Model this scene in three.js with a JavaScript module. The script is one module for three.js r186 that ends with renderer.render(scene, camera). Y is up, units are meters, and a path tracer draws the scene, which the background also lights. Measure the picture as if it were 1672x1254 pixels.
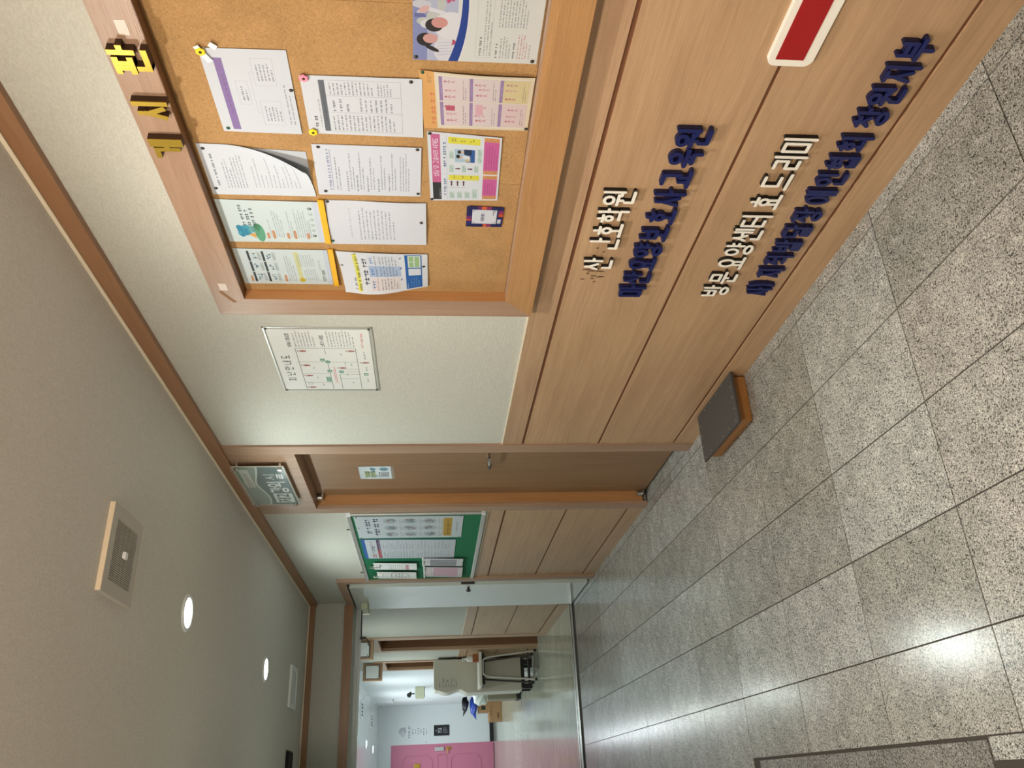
import * as THREE from 'three';
import { RoundedBoxGeometry } from 'three/addons/geometries/RoundedBoxGeometry.js';
import { mergeGeometries } from 'three/addons/utils/BufferGeometryUtils.js';

// ------------------------------------------------------------------ camera, exposure
const scene = new THREE.Scene();
scene.background = new THREE.Color(0x000000);
const D = Math.PI / 180;
const camera = new THREE.PerspectiveCamera(50.648, 1672 / 1254, 0.02, 60);
camera.position.set(0, 1.354, 0);
camera.rotation.order = 'YXZ';
camera.rotation.set(-5.689 * D, -26.504 * D, -90 * D);   // the phone was held sideways
scene.add(camera);
const renderer = new THREE.WebGLRenderer({ antialias: true });
renderer.toneMapping = THREE.LinearToneMapping;
renderer.toneMappingExposure = 1.0;
renderer.shadowMap.enabled = true;

// ------------------------------------------------------------------ lamps (the fittings are built further down)
const COOL = [0.90, 1.0, 0.95], WARM = [1.0, 0.85, 0.69], NEUTRAL = [1.0, 0.94, 0.84], BLUISH = [0.9, 0.99, 1.03];
const CH = 2.448, FCH = 2.50;                      // ceiling heights: corridor, far corridor
const LAMPS = [                                    // x, z, ceiling, colour, candela, beam half-angle, penumbra, label
  [0.764, -3.84, CH, COOL, 4.8, 88, 0.3, 'bright recessed downlight next to the square ceiling grille'],
  [0.768, -5.77, CH, COOL, 4.2, 88, 0.3, 'smaller-looking bright downlight near the end wall crown moulding'],
  [0.76, -1.84, CH, NEUTRAL, 9, 88, 1, 'downlight just outside the frame above the notice board'],
  [0.79, -9.3, FCH, COOL, 4.5, 88, 1, 'far corridor downlight hidden just behind the header'],
  [0.79, -11.6, FCH, COOL, 5.5, 88, 1, 'far corridor downlight above the desk, hidden by the header'],
  [0.79, -13.85, FCH, BLUISH, 9, 88, 1, 'nearest visible downlight of the far white corridor'],
  [0.785, -15.85, FCH, BLUISH, 9, 88, 1, 'middle visible downlight of the far white corridor'],
  [0.78, -17.7, FCH, BLUISH, 9, 88, 1, 'last downlight of the far corridor before the pink door'],
];
const LOBBY = [[-0.4, -0.55, 11]];                  // surface-mounted lobby luminaire: x, z, candela

// ------------------------------------------------------------------ helpers
let seed = 12345;
const rnd = () => { seed = (Math.imul(seed, 1664525) + 1013904223) >>> 0; return seed / 4294967296; };
const R = (a, b) => a + (b - a) * rnd();
const used = {};
function numbered(n) { used[n] = (used[n] ?? -1) + 1; return used[n] ? n + '_' + String(used[n]).padStart(3, '0') : n; }
function sh(m) { m.castShadow = true; m.receiveShadow = true; return m; }
function prep(g) { g = g.index ? g.toNonIndexed() : g; if (!g.attributes.uv) g.setAttribute('uv', new THREE.BufferAttribute(new Float32Array(g.attributes.position.count * 2), 2)); for (const k of Object.keys(g.attributes)) if (!['position', 'normal', 'uv'].includes(k)) g.deleteAttribute(k); g.morphAttributes = {}; return g; }
function join(list) { list = (Array.isArray(list) ? list : [list]).map(prep); return list.length > 1 ? mergeGeometries(list) : list[0]; }
function metric(g, grain = 'x', s = 1) {              // uv in metres, u along the grain
  g = prep(g); const p = g.attributes.position, uv = g.attributes.uv, a = new THREE.Vector3(), b = new THREE.Vector3(), c = new THREE.Vector3();
  const ou = rnd() * 7, ov = rnd() * 7, ax = { x: 0, y: 1, z: 2 }[grain];
  for (let i = 0; i < p.count; i += 3) {
    a.fromBufferAttribute(p, i); b.fromBufferAttribute(p, i + 1); c.fromBufferAttribute(p, i + 2);
    const n = b.clone().sub(a).cross(c.clone().sub(a)), m = [Math.abs(n.x), Math.abs(n.y), Math.abs(n.z)], k = m.indexOf(Math.max(...m));
    let o = [0, 1, 2].filter((q) => q !== k); if (o[1] === ax) o = [o[1], o[0]];
    [a, b, c].forEach((v, j) => { const q = v.toArray(); uv.setXY(i + j, q[o[0]] * s + ou, q[o[1]] * s + ov); });
  }
  return g;
}
function bx(x0, x1, y0, y1, z0, z1, grain = 'x', r = 0) {
  const w = Math.abs(x1 - x0), h = Math.abs(y1 - y0), d = Math.abs(z1 - z0);
  const g = r ? new RoundedBoxGeometry(w, h, d, 2, Math.min(r, w / 2.01, h / 2.01, d / 2.01)) : new THREE.BoxGeometry(w, h, d);
  g.translate((x0 + x1) / 2, (y0 + y1) / 2, (z0 + z1) / 2);
  return metric(g, grain);
}
function cyl(r0, r1, h, x, y, z, axis = 'y', seg = 20) {
  const g = new THREE.CylinderGeometry(r0, r1, h, seg);
  if (axis === 'x') g.rotateZ(Math.PI / 2); if (axis === 'z') g.rotateX(Math.PI / 2);
  return prep(g.translate(x, y, z));
}
function tube(pts, r, seg = 24, rs = 8, closed = false, tension = 0.1) { return prep(new THREE.TubeGeometry(new THREE.CatmullRomCurve3(pts.map((p) => new THREE.Vector3(...p)), closed, 'catmullrom', tension), seg, r, rs, closed)); }
function obj(name, geos, mat, parent) { const m = sh(new THREE.Mesh(join(geos), mat)); if (parent) { m.name = name; parent.add(m); } else { m.name = numbered(name); scene.add(m); } return m; }
function tag(o, label, category, group, kind) { o.userData = { label, category }; if (group) o.userData.group = group; if (kind) o.userData.kind = kind; return o; }
function grp(name, label, category, pos = [0, 0, 0], ry = 0, group, kind) { const g = new THREE.Group(); g.name = numbered(name); g.position.set(...pos); g.rotation.y = ry; scene.add(g); return tag(g, label, category, group, kind); }
const WALLROT = -Math.PI / 2;                        // local x = along the right wall towards the camera, y up, z out of the wall
const onWall = (name, label, cat, planeX, y, z, group) => grp(name, label, cat, [planeX, y, z], WALLROT, group);

// ------------------------------------------------------------------ procedural textures
const LAT = 256, lat = new Float32Array(LAT * LAT).map(() => rnd());
function vn(x, y, px, py) {                          // periodic value noise
  const xi = Math.floor(x), yi = Math.floor(y), fx = x - xi, fy = y - yi, sx = fx * fx * (3 - 2 * fx), sy = fy * fy * (3 - 2 * fy);
  const g = (i, j) => lat[(((j % py) + py) % py % LAT) * LAT + (((i % px) + px) % px % LAT)];
  const a = g(xi, yi), b = g(xi + 1, yi), c = g(xi, yi + 1), d = g(xi + 1, yi + 1);
  return a + (b - a) * sx + (c - a) * sy + (a - b - c + d) * sx * sy;
}
function dataTex(w, h, fn, srgb = true, mx = 1, my = 1) {   // mx, my: metres covered
  const a = new Uint8Array(w * h * 4);
  for (let y = 0; y < h; y++) for (let x = 0; x < w; x++) { const c = fn(x, y), i = (y * w + x) * 4; a[i] = c[0]; a[i + 1] = c[1]; a[i + 2] = c[2]; a[i + 3] = 255; }
  const t = new THREE.DataTexture(a, w, h); t.wrapS = t.wrapT = THREE.RepeatWrapping; t.magFilter = THREE.LinearFilter; t.minFilter = THREE.LinearMipmapLinearFilter; t.generateMipmaps = true;
  if (srgb) t.colorSpace = THREE.SRGBColorSpace; t.repeat.set(1 / mx, 1 / my); t.needsUpdate = true; return t;
}
const cl = (v) => Math.max(0, Math.min(255, v));
const woodF = (x, y) => {                            // 1024 x 512: fibres run along u
  const warp = 6 * vn(x / 128, y / 64, 8, 8) + 3 * vn(x / 48, y / 32, 21, 16);
  const cath = vn(x / 340, (y + warp * 3) / 11, 3, 46), fine = vn(x / 60, y / 2, 17, 256), pore = vn(x / 26, y / 1.5, 39, 341), wide = vn(x / 256, y / 80, 4, 6);
  return 0.32 * cath + 0.22 * fine + 0.16 * pore + 0.30 * wide;
};
const woodTex = dataTex(1024, 512, (x, y) => { const n = woodF(x, y), v = 202 + 50 * n; return [cl(v), cl(v - 3 - 6 * (1 - n)), cl(v - 5 - 12 * (1 - n))]; }, true, 1.3, 0.42);
const woodBump = dataTex(1024, 512, (x, y) => { const v = 255 * vn(x / 40, y / 1.6, 26, 320); return [v, v, v]; }, false, 1.3, 0.42);
const graniteTex = dataTex(1024, 1024, (x, y) => {
  const a = vn(x / 5, y / 5, 205, 205), b = vn(x / 3 + 17, y / 3, 256, 256), c = vn(x / 9, y / 9 + 7, 114, 114), e = vn(x / 120, y / 120, 9, 9), q = vn(x / 6 + 90, y / 6 + 31, 171, 171);
  let v = 166 + 26 * (b - 0.5) + 24 * (e - 0.5);
  if (a > 0.60) v += 44 * Math.min(1, (a - 0.60) * 7);
  if (q > 0.62) v -= 84 * Math.min(1, (q - 0.62) * 7);
  if (c > 0.66) v -= 26;
  return [cl(v - 4), cl(v - 2), cl(v - 4)];
}, true, 0.41, 0.41);
const paperBump = dataTex(512, 512, (x, y) => { const v = 255 * (0.6 * vn(x / 4, y / 11, 128, 46) + 0.4 * vn(x / 2, y / 3, 256, 170)); return [v, v, v]; }, false, 0.35, 0.35);
const wallTex = dataTex(512, 512, (x, y) => { const v = 228 + 26 * (0.6 * vn(x / 4, y / 11, 128, 46) + 0.4 * vn(x / 2, y / 3, 256, 170)) - 8; return [cl(v), cl(v), cl(v)]; }, true, 0.35, 0.35);
const corkTex = dataTex(512, 512, (x, y) => { const n = vn(x / 3, y / 3, 170, 170), m = vn(x / 7, y / 7, 73, 73), w = vn(x / 90, y / 90, 6, 6); let v = 200 + 30 * (n - 0.5) + 18 * (m - 0.5) + 16 * (w - 0.5); if (vn(x / 5 + 40, y / 5, 102, 102) > 0.88) v -= 22; return [cl(v + 10), cl(v + 6), cl(v)]; }, true, 0.3, 0.3);
const vinylTex = dataTex(512, 512, (x, y) => { const m = vn(x / 60, y / 40, 8, 12), n = vn(x / 18, y / 14, 28, 36); const v = 224 + 18 * (m - 0.5) + 12 * (n - 0.5); return [cl(v), cl(v), cl(v - 4)]; }, true, 1.6, 1.6);
const cardTex = dataTex(128, 128, (x, y) => { const v = 230 + 20 * (vn(x / 2, y / 30, 64, 4) - 0.5); return [v, v, v]; }, true, 0.2, 0.2);

// ------------------------------------------------------------------ materials
const std = (o) => new THREE.MeshStandardMaterial(o), rgb = (r, g, b) => new THREE.Color().setRGB(r, g, b);
const wood = (hex, rough = 0.42) => std({ color: hex, map: woodTex, roughness: rough, bumpMap: woodBump, bumpScale: 0.0003 });
const M = {
  panel: wood(0xcbab88), frame: wood(0xb39680), frameIn: wood(0xbf9565), rail: wood(0xc8a98a), door: wood(0x99795a), jamb: wood(0xbd8a58), crown: wood(0xa9805f), brown: wood(0x866040),
  groove: std({ color: 0x6b4226, roughness: 0.7 }), bead: std({ color: 0xe6d9c2, roughness: 0.5 }),
  wallpaper: std({ color: 0xd3d3ca, map: wallTex, roughness: 0.85, bumpMap: paperBump, bumpScale: 0.0008 }),
  ceiling: std({ color: 0xe6e2da, map: wallTex, roughness: 0.9 }),
  white: std({ color: 0xe9edee, roughness: 0.5 }), whiteCeil: std({ color: 0xe8ecec, roughness: 0.14 }), whiteWall: std({ color: 0xe6ebec, roughness: 0.55 }),
  whiteDoor: std({ color: 0xc6cac2, roughness: 0.1 }),
  cork: std({ color: 0xc49c68, map: corkTex, roughness: 0.9 }),
  granite: [0xffffff, 0xf4f1ee, 0xe6e4e0].map((c) => std({ color: c, map: graniteTex, roughness: 0.2 })),
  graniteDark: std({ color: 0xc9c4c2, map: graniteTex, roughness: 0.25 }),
  grout: std({ color: 0x3a3530, roughness: 0.9 }),
  vinyl: std({ color: 0xc6c9bb, map: vinylTex, roughness: 0.13 }),
  steel: std({ color: 0xc4c8c8, metalness: 1, roughness: 0.25 }), alu: std({ color: 0xd2d2ce, metalness: 0.85, roughness: 0.38 }), chrome: std({ color: 0xe2e2e0, metalness: 1, roughness: 0.12 }),
  darkSteel: std({ color: 0x55524f, metalness: 0.8, roughness: 0.4 }), brass: std({ color: 0xc9a24e, metalness: 0.9, roughness: 0.3 }),
  black: std({ color: 0x141414, roughness: 0.5 }), rubber: std({ color: 0x1d1b1a, roughness: 0.85 }), navyBody: std({ color: 0x0a0f3c, roughness: 0.45 }), navyFace: std({ color: 0x101a58, roughness: 0.3 }),
  whiteFace: std({ color: 0xf3f0e8, roughness: 0.35 }), letterSide: std({ color: 0x15110f, roughness: 0.7 }), gold: std({ color: 0xb09338, metalness: 0.75, roughness: 0.36 }), goldSide: std({ color: 0x3c2410, roughness: 0.6 }),
  red: std({ color: 0x9a0c10, roughness: 0.4 }), pinBlack: std({ color: 0x2a2723, roughness: 0.45 }), pinGreen: std({ color: 0x0f4a35, roughness: 0.45 }), pinGrey: std({ color: 0x8a8884, roughness: 0.4 }),
  yellowPlastic: std({ color: 0xd9a516, roughness: 0.45 }), petal: std({ color: 0xf0d21c, roughness: 0.6 }), petalPink: std({ color: 0xe58aa5, roughness: 0.6 }), flowerCore: std({ color: 0x4a3a12, roughness: 0.8 }),
  tape: std({ color: 0xc9b8ab, roughness: 0.4 }), stain: std({ color: 0x8d6848, roughness: 0.7 }), glue: std({ color: 0x4a2c1a, roughness: 0.8 }),
  plate: std({ color: 0x403e3d, roughness: 0.55 }), stepWood: wood(0xb98446), greenFelt: std({ color: 0x0f6b46, roughness: 0.95 }),
  grille: std({ color: 0xbfbab2, roughness: 0.5 }), grilleEdge: std({ color: 0xe8d6bb, roughness: 0.5 }), dark: std({ color: 0x1c1816, roughness: 0.8 }),
  pink: std({ color: 0xd6819c, roughness: 0.45 }), beige: std({ color: 0xcbc7ba, roughness: 0.45 }), beigeGreen: std({ color: 0xc3c6a8, roughness: 0.5 }), olive: std({ color: 0x85806a, roughness: 0.55 }), deskTop: std({ color: 0xdedcd2, roughness: 0.35 }),
  cardboard: std({ color: 0xb38a5e, map: cardTex, roughness: 0.85 }), bagWhite: std({ color: 0xe3ece8, roughness: 0.4 }), bagBlue: std({ color: 0x2f4fb0, roughness: 0.4 }), bagBlack: std({ color: 0x1c191d, roughness: 0.35 }), soap: std({ color: 0xe6e6df, roughness: 0.3 }), clayBrown: std({ color: 0x9a5c34, roughness: 0.6 }),
  film: new THREE.MeshPhysicalMaterial({ color: 0xffffff, transmission: 1, thickness: 0, roughness: 0.08, ior: 1.45 }), acryl: new THREE.MeshPhysicalMaterial({ color: 0xffffff, transmission: 1, thickness: 0, roughness: 0.03, ior: 1.49 }),
};

// ------------------------------------------------------------------ Hangul strokes: each syllable as strokes in a unit square
const LEAD = 'ㄱㄲㄴㄷㄸㄹㅁㅂㅃㅅㅆㅇㅈㅉㅊㅋㅌㅍㅎ', VOW = 'ㅏㅐㅑㅒㅓㅔㅕㅖㅗㅘㅙㅚㅛㅜㅝㅞㅟㅠㅡㅢㅣ', TAIL = ' ㄱㄲㄳㄴㄵㄶㄷㄹㄺㄻㄼㄽㄾㄿㅀㅁㅂㅄㅅㅆㅇㅈㅊㅋㅌㅍㅎ';
const CON = {
  'ㄱ': [[0, 1, 1, 1, 1, 0]], 'ㄴ': [[0, 1, 0, 0, 1, 0]], 'ㄷ': [[1, 1, 0, 1, 0, 0, 1, 0]], 'ㄹ': [[0, 1, 1, 1, 1, .5, 0, .5, 0, 0, 1, 0]], 'ㅁ': [[0, 0, 0, 1, 1, 1, 1, 0, 0, 0]], 'ㅂ': [[0, 1, 0, 0, 1, 0, 1, 1], [0, .55, 1, .55]],
  'ㅅ': [[.5, 1, .5, .7, 0, 0], [.5, .66, 1, 0]], 'ㅇ': ['o'], 'ㅈ': [[0, 1, 1, 1], [.5, 1, .5, .65, 0, 0], [.5, .62, 1, 0]], 'ㅊ': [[.5, 1.1, .5, .9], [0, .78, 1, .78], [.5, .78, .5, .55, 0, 0], [.5, .52, 1, 0]],
  'ㅋ': [[0, 1, 1, 1, 1, 0], [0, .52, 1, .52]], 'ㅌ': [[1, 1, 0, 1, 0, 0, 1, 0], [0, .5, 1, .5]], 'ㅍ': [[0, 1, 1, 1], [0, 0, 1, 0], [.3, 1, .3, 0], [.7, 1, .7, 0]], 'ㅎ': [[.5, 1.08, .5, .92], [0, .74, 1, .74], 'oh'],
};
function hangul(ch) {
  const out = [], code = ch.charCodeAt(0) - 0xac00;
  const put = (c, x0, y0, x1, y1) => { for (const s of CON[c] ?? []) { if (s === 'o') out.push({ c: [(x0 + x1) / 2, (y0 + y1) / 2, (x1 - x0) / 2, (y1 - y0) / 2] }); else if (s === 'oh') out.push({ c: [(x0 + x1) / 2, y0 + (y1 - y0) * .27, (x1 - x0) * .36, (y1 - y0) * .27] }); else { const p = []; for (let i = 0; i < s.length; i += 2) p.push([x0 + (x1 - x0) * s[i], y0 + (y1 - y0) * s[i + 1]]); out.push({ p }); } } };
  if (ch === ')') return [{ p: [[.2, 1], [.55, .72], [.55, .28], [.2, 0]] }];
  if (ch === '\u0001') { out.push({ p: [[.74, 1], [.74, .36]] }, { p: [[.74, .68], [.96, .68]] }); put('ㄴ', .16, .04, .86, .28); return out; }   // what is left of a broken syllable
  if (code < 0 || code > 11171) return out;
  const L = LEAD[Math.floor(code / 588)], V = VOW[Math.floor(code / 28) % 21], T = TAIL[code % 28], f = T !== ' ';
  const line = (...a) => { const p = []; for (let i = 0; i < a.length; i += 2) p.push([a[i], a[i + 1]]); out.push({ p }); };
  if ('ㅏㅐㅑㅒㅓㅔㅕㅖㅣ'.includes(V)) {
    const two = 'ㅐㅒㅔㅖ'.includes(V), b = f ? .38 : 0, left = 'ㅓㅔㅕㅖ'.includes(V), x = two ? .74 : .82, m = (1 + b) / 2;
    put(L, .06, f ? .5 : .14, left ? .46 : .54, f ? .94 : .9);
    line(x, 1, x, b); if (two) line(.95, 1, .95, b);
    if (V === 'ㅏ') line(x, m, 1, m); if (V === 'ㅑ') { line(x, m + .12, 1, m + .12); line(x, m - .1, 1, m - .1); }
    if (V === 'ㅐ') line(x, m, .95, m); if (V === 'ㅒ') { line(x, m + .1, .95, m + .1); line(x, m - .1, .95, m - .1); }
    if (V === 'ㅓ') line(.56, m, x, m); if (V === 'ㅔ') line(.52, m, x, m); if (V === 'ㅕ' || V === 'ㅖ') { line(.54, m + .11, x, m + .11); line(.54, m - .09, x, m - .09); }
    if (f) put(T, .2, .02, .84, .28);
  } else if ('ㅗㅛㅜㅠㅡ'.includes(V)) {
    const y = f ? .44 : ('ㅗㅛ'.includes(V) ? .08 : 'ㅡ' === V ? .12 : .36), cy = f ? .62 : ('ㅜㅠ'.includes(V) ? .54 : .42);
    put(L, .22, Math.min(cy, .62), .78, .95); line(.02, y, .98, y); const top = Math.min(cy, .62) - .02;
    if (V === 'ㅗ') line(.5, top, .5, y); if (V === 'ㅛ') { line(.36, top, .36, y); line(.64, top, .64, y); }
    const dn = f ? .3 : 0; if (V === 'ㅜ') line(.5, y, .5, dn); if (V === 'ㅠ') { line(.36, y, .36, dn); line(.64, y, .64, dn); }
    if (f) put(T, .22, 0, .78, V === 'ㅗ' || V === 'ㅡ' ? .3 : .24);
  } else {                                            // compound vowels
    const o = 'ㅘㅙㅚ'.includes(V), u = 'ㅝㅞㅟ'.includes(V), b = f ? .34 : 0, y = f ? .5 : o ? .22 : .36, x = 'ㅙㅞ'.includes(V) ? .76 : .86;
    put(L, .08, f ? .64 : .5, .56, .95); line(.02, y, .66, y);
    if (o) line(.32, y + .13, .32, y); if (u) line(.32, y, .32, f ? .34 : .08);
    line(x, 1, x, b); const m = f ? .66 : .5; if ('ㅙㅞ'.includes(V)) line(.96, 1, .96, b);
    if ('ㅘㅙ'.includes(V)) line(x, m, 1, m); if ('ㅝㅞ'.includes(V)) line(.62, f ? .42 : .24, x, f ? .42 : .24);
    if (f) put(T, .2, 0, .86, .26);
  }
  return out;
}
// strokes -> solid letter, w x h metres, stroke t, depth d; origin at the middle of the letter's foot
function letterGeo(ch, w, h, t, d, z0 = 0, round = true) {
  const gs = [], hw = t / 2, step = () => d + gs.length * 0.00012, fx = (v) => (v - .5) * (w - t), fy = (v) => hw + v * (h - t);
  const ext = (s) => gs.push(prep(new THREE.ExtrudeGeometry(s, { depth: step(), bevelEnabled: false, curveSegments: 4 }).translate(0, 0, z0)));
  for (const st of hangul(ch)) {
    if (st.c) {
      const [cx, cy, rx, ry] = st.c, a = rx * (w - t), b = ry * (h - t), s = new THREE.Shape(), hole = new THREE.Path();
      s.absellipse(fx(cx), fy(cy), a + hw, b + hw, 0, Math.PI * 2); hole.absellipse(fx(cx), fy(cy), Math.max(a - hw, .0015), Math.max(b - hw, .0015), 0, Math.PI * 2, true); s.holes.push(hole);
      gs.push(prep(new THREE.ExtrudeGeometry(s, { depth: step(), bevelEnabled: false, curveSegments: 20 }).translate(0, 0, z0)));
    } else for (let i = 0; i + 1 < st.p.length; i++) {
      const [x0, y0] = [fx(st.p[i][0]), fy(st.p[i][1])], [x1, y1] = [fx(st.p[i + 1][0]), fy(st.p[i + 1][1])], an = Math.atan2(y1 - y0, x1 - x0), s = new THREE.Shape();
      if (round) { s.absarc(x1, y1, hw, an - Math.PI / 2, an + Math.PI / 2); s.absarc(x0, y0, hw, an + Math.PI / 2, an + 1.5 * Math.PI); }
      else { const ux = Math.cos(an) * hw, uy = Math.sin(an) * hw; s.moveTo(x0 - ux + uy, y0 - uy - ux); s.lineTo(x1 + ux + uy, y1 + uy - ux); s.lineTo(x1 + ux - uy, y1 + uy + ux); s.lineTo(x0 - ux - uy, y0 - uy + ux); }
      ext(s);
    }
  }
  return join(gs);
}
// the same strokes on a canvas
function hg(c, text, x, y, size, color, wt = 0.1, adv = 1.02, sx = 0.92) {
  c.strokeStyle = color; c.lineWidth = size * wt; c.lineCap = 'butt'; c.lineJoin = 'miter';
  for (const ch of text) {
    if (ch === ' ') { x += size * 0.4; continue; }
    for (const st of hangul(ch)) {
      c.beginPath();
      if (st.c) c.ellipse(x + st.c[0] * size * sx, y + (1 - st.c[1]) * size, st.c[2] * size * sx, st.c[3] * size, 0, 0, 7);
      else st.p.forEach(([a, b], i) => c[i ? 'lineTo' : 'moveTo'](x + a * size * sx, y + (1 - b) * size));
      c.stroke();
    }
    x += size * adv * sx * 1.08;
  }
  return x;
}
function printed(w, h, draw) { const cv = document.createElement('canvas'); cv.width = w; cv.height = h; const c = cv.getContext('2d'); draw(c, w, h); const t = new THREE.CanvasTexture(cv); t.colorSpace = THREE.SRGBColorSpace; t.generateMipmaps = true; return t; }
function fill(c, col, x, y, w, h) { c.fillStyle = col; c.fillRect(x, y, w, h); }
function ell(c, col, x, y, rx, ry, a = 0) { c.fillStyle = col; c.beginPath(); c.ellipse(x, y, rx, ry, a, 0, 7); c.fill(); }
function box(c, col, x, y, w, h, lw = 1.5) { c.strokeStyle = col; c.lineWidth = lw; c.strokeRect(x, y, w, h); }
function poly(c, col, pts) { c.fillStyle = col; c.beginPath(); pts.forEach(([x, y], i) => c[i ? 'lineTo' : 'moveTo'](x, y)); c.fill(); }
// small print too fine to read: rows of short unreadable ticks
function fine(c, x, y, w, rows, step, col = '#555', size = 0.5, last = 0.6) {
  c.fillStyle = col;
  for (let r = 0; r < rows; r++) {
    let px = x; const end = x + w * (r === rows - 1 ? last : R(0.82, 1));
    while (px < end) { const n = 1 + Math.floor(rnd() * 4); for (let k = 0; k < n && px < end; k++) { const g = step * size; c.fillRect(px, y + r * step, g * .78, Math.max(1.6, g * .22)); c.fillRect(px + g * R(.1, .6), y + r * step - g * .2, Math.max(1.6, g * .2), g * .9); if (rnd() > .4) c.fillRect(px, y + r * step + g * .45, g * .74, Math.max(1.6, g * .2)); px += g; } px += step * size * .7; }
  }
}

// ------------------------------------------------------------------ setting: floor
{
  const floor = grp('floor', 'speckled grey granite tile floor of the near corridor', 'floor', [0, 0, 0], 0, null, 'structure');
  obj('bedding', bx(-1.7, 1.75, -0.12, -0.0035, -7.84, 3.1), M.grout, floor);
  const xs = [1.562, 1.5, 1.2, 0.9, 0.6, 0.3, 0.0, -0.3, -0.6, -0.9, -1.2, -1.5, -1.62], zs = [], dz = 0.5855;
  for (let z = -1.912 + 8 * dz; z > -7.9; z -= dz) zs.push(z);
  const cache = {};
  const tileGeo = (w, d) => { const key = w.toFixed(3) + d.toFixed(3); cache[key] ??= [0, 1, 2, 3].map(() => bx(-w / 2, w / 2, -0.02, 0, -d / 2, d / 2, 'x', 0)); return cache[key][Math.floor(rnd() * 4)]; };
  const J = 0.0022;
  const tile = (x0, x1, z0, z1, mat) => { const w = x1 - x0 - 2 * J, d = z1 - z0 - 2 * J; const m = sh(new THREE.Mesh(tileGeo(w, d), mat ?? M.granite[Math.floor(rnd() * 3)])); m.name = 'tile'; m.position.set((x0 + x1) / 2, R(-0.0004, 0), (z0 + z1) / 2); floor.add(m); };
  for (let i = 0; i + 1 < xs.length; i++) for (let j = 0; j + 1 < zs.length; j++) {
    let x1 = xs[i], x0 = xs[i + 1], z1 = Math.min(zs[j], 3.05), z0 = Math.max(zs[j + 1], -7.82);
    if (z1 - z0 < 0.03) continue;
    if (x1 < 0.31 && z0 < -3.7 && x0 < -0.05) continue;                   // behind the left wall
    const mid = (z0 + z1) / 2;
    const dark = x0 > 1.1 && x1 < 1.51 && mid < -2.5 && mid > -3.66;
    if (mid < -1.95 && mid > -3.6 && x0 < 0.05) {                          // beside the recess in the left wall
      if (x1 > 0.25) { tile(0.060, x1, z0, z1); continue; }
      continue;
    }
    tile(x0, x1, z0, z1, dark ? M.granite[2] : undefined);
  }
  for (const [a, b] of [[-4.80, -4.25], [-4.25, -3.905]]) tile(1.562, 1.662, a, b); tile(1.562, 1.612, -7.3, -6.745); tile(1.562, 1.612, -7.82, -7.3);
  // the recess in the left wall: darker slabs behind a wide dark joint
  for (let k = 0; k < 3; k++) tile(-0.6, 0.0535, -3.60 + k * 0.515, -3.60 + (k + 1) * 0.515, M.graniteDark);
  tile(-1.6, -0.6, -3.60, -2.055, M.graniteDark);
  for (const z of [-2.05]) tile(0.003, 0.060, z, -1.912, M.granite[0]);
}
{ // far corridor
  const f = grp('floor', 'glossy cream vinyl floor of the far corridor', 'floor', [0, 0, 0], 0, null, 'structure');
  obj('vinyl_sheet', bx(-0.1, 1.8, -0.1, 0, -19.4, -8.03), M.vinyl, f);
}
{ // threshold
  const t = grp('trim_1', 'stainless steel door track across the floor between the corridors', 'threshold', [0, 0, -7.93], 0, null, 'structure');
  obj('base_plate', bx(-0.05, 1.6, -0.03, 0.004, -0.115, 0.1), M.steel, t);
  for (const z of [0.07, 0.02, -0.07]) obj('rail', bx(-0.05, 1.6, 0.004, 0.014, z - 0.012, z + 0.012, 'x', 0.004), M.steel, t);
  obj('rubber_strip', bx(-0.05, 1.6, 0.004, 0.008, 0.082, 0.1), M.rubber, t);
}

// ------------------------------------------------------------------ setting: ceilings
tag(obj('ceiling', bx(-1.72, 1.8, CH, CH + 0.12, -8.06, 3.15), M.ceiling), 'plain off-white ceiling of the near corridor', 'ceiling', null, 'structure');
tag(obj('ceiling', bx(-0.15, 1.85, FCH, FCH + 0.12, -19.4, -8.06), M.whiteCeil), 'glossy white ceiling of the far corridor', 'ceiling', null, 'structure');

// ------------------------------------------------------------------ setting: walls
const WX = 1.557, PX = 1.562;                         // wainscot face, wallpaper face
function wainscot(parent, z0, z1, X) {                // boards with dark grooves between them
  const g = (y0, y1) => bx(X, X + 0.005, y0, y1, z0, z1, 'z');
  obj('chair_rail', g(0.897, 0.993), M.rail, parent);
  obj('wainscot_panel', g(0.505, 0.884), M.panel, parent);
  obj('wainscot_panel', g(0.110, 0.494), M.panel, parent);
  obj('groove', [0.8905, 0.4995, 0.1045].map((y) => bx(X + 0.0042, X + 0.005, y - 0.008, y + 0.008, z0, z1, 'z')), M.groove, parent);
  obj('bead', bx(X - 0.001, X + 0.005, 0.993, 0.998, z0, z1, 'z'), M.bead, parent);
}
{
  const w = grp('wall_right', 'cream wallpapered wall over wood-panelled wainscot carrying the notice boards', 'wall', [0, 0, 0], 0, null, 'structure');
  obj('wallpaper', [bx(PX, 1.78, -0.05, CH + 0.05, -3.905, 3.1, 'y'), bx(PX, 1.78, 2.06, CH + 0.05, -4.84, -3.905, 'y'), bx(PX, 1.78, -0.05, CH + 0.05, -6.74, -4.84, 'y'), bx(1.615, 1.78, -0.05, CH + 0.05, -8.06, -6.74, 'y'), bx(PX, 1.615, 2.06, CH + 0.05, -7.6, -6.74, 'y')], M.wallpaper, w);
  wainscot(w, -3.806, 2.9, WX); wainscot(w, -6.66, -4.884, WX);
  const b = grp('baseboard_right', 'wood skirting board along the foot of the wainscot', 'baseboard', [0, 0, 0], 0, null, 'structure');
  obj('skirting_board', bx(WX - 0.001, PX, 0, 0.099, -3.806, 2.9, 'z'), M.panel, b); obj('skirting_board', bx(WX - 0.001, PX, 0, 0.099, -6.66, -4.884, 'z'), M.panel, b);
}
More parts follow.
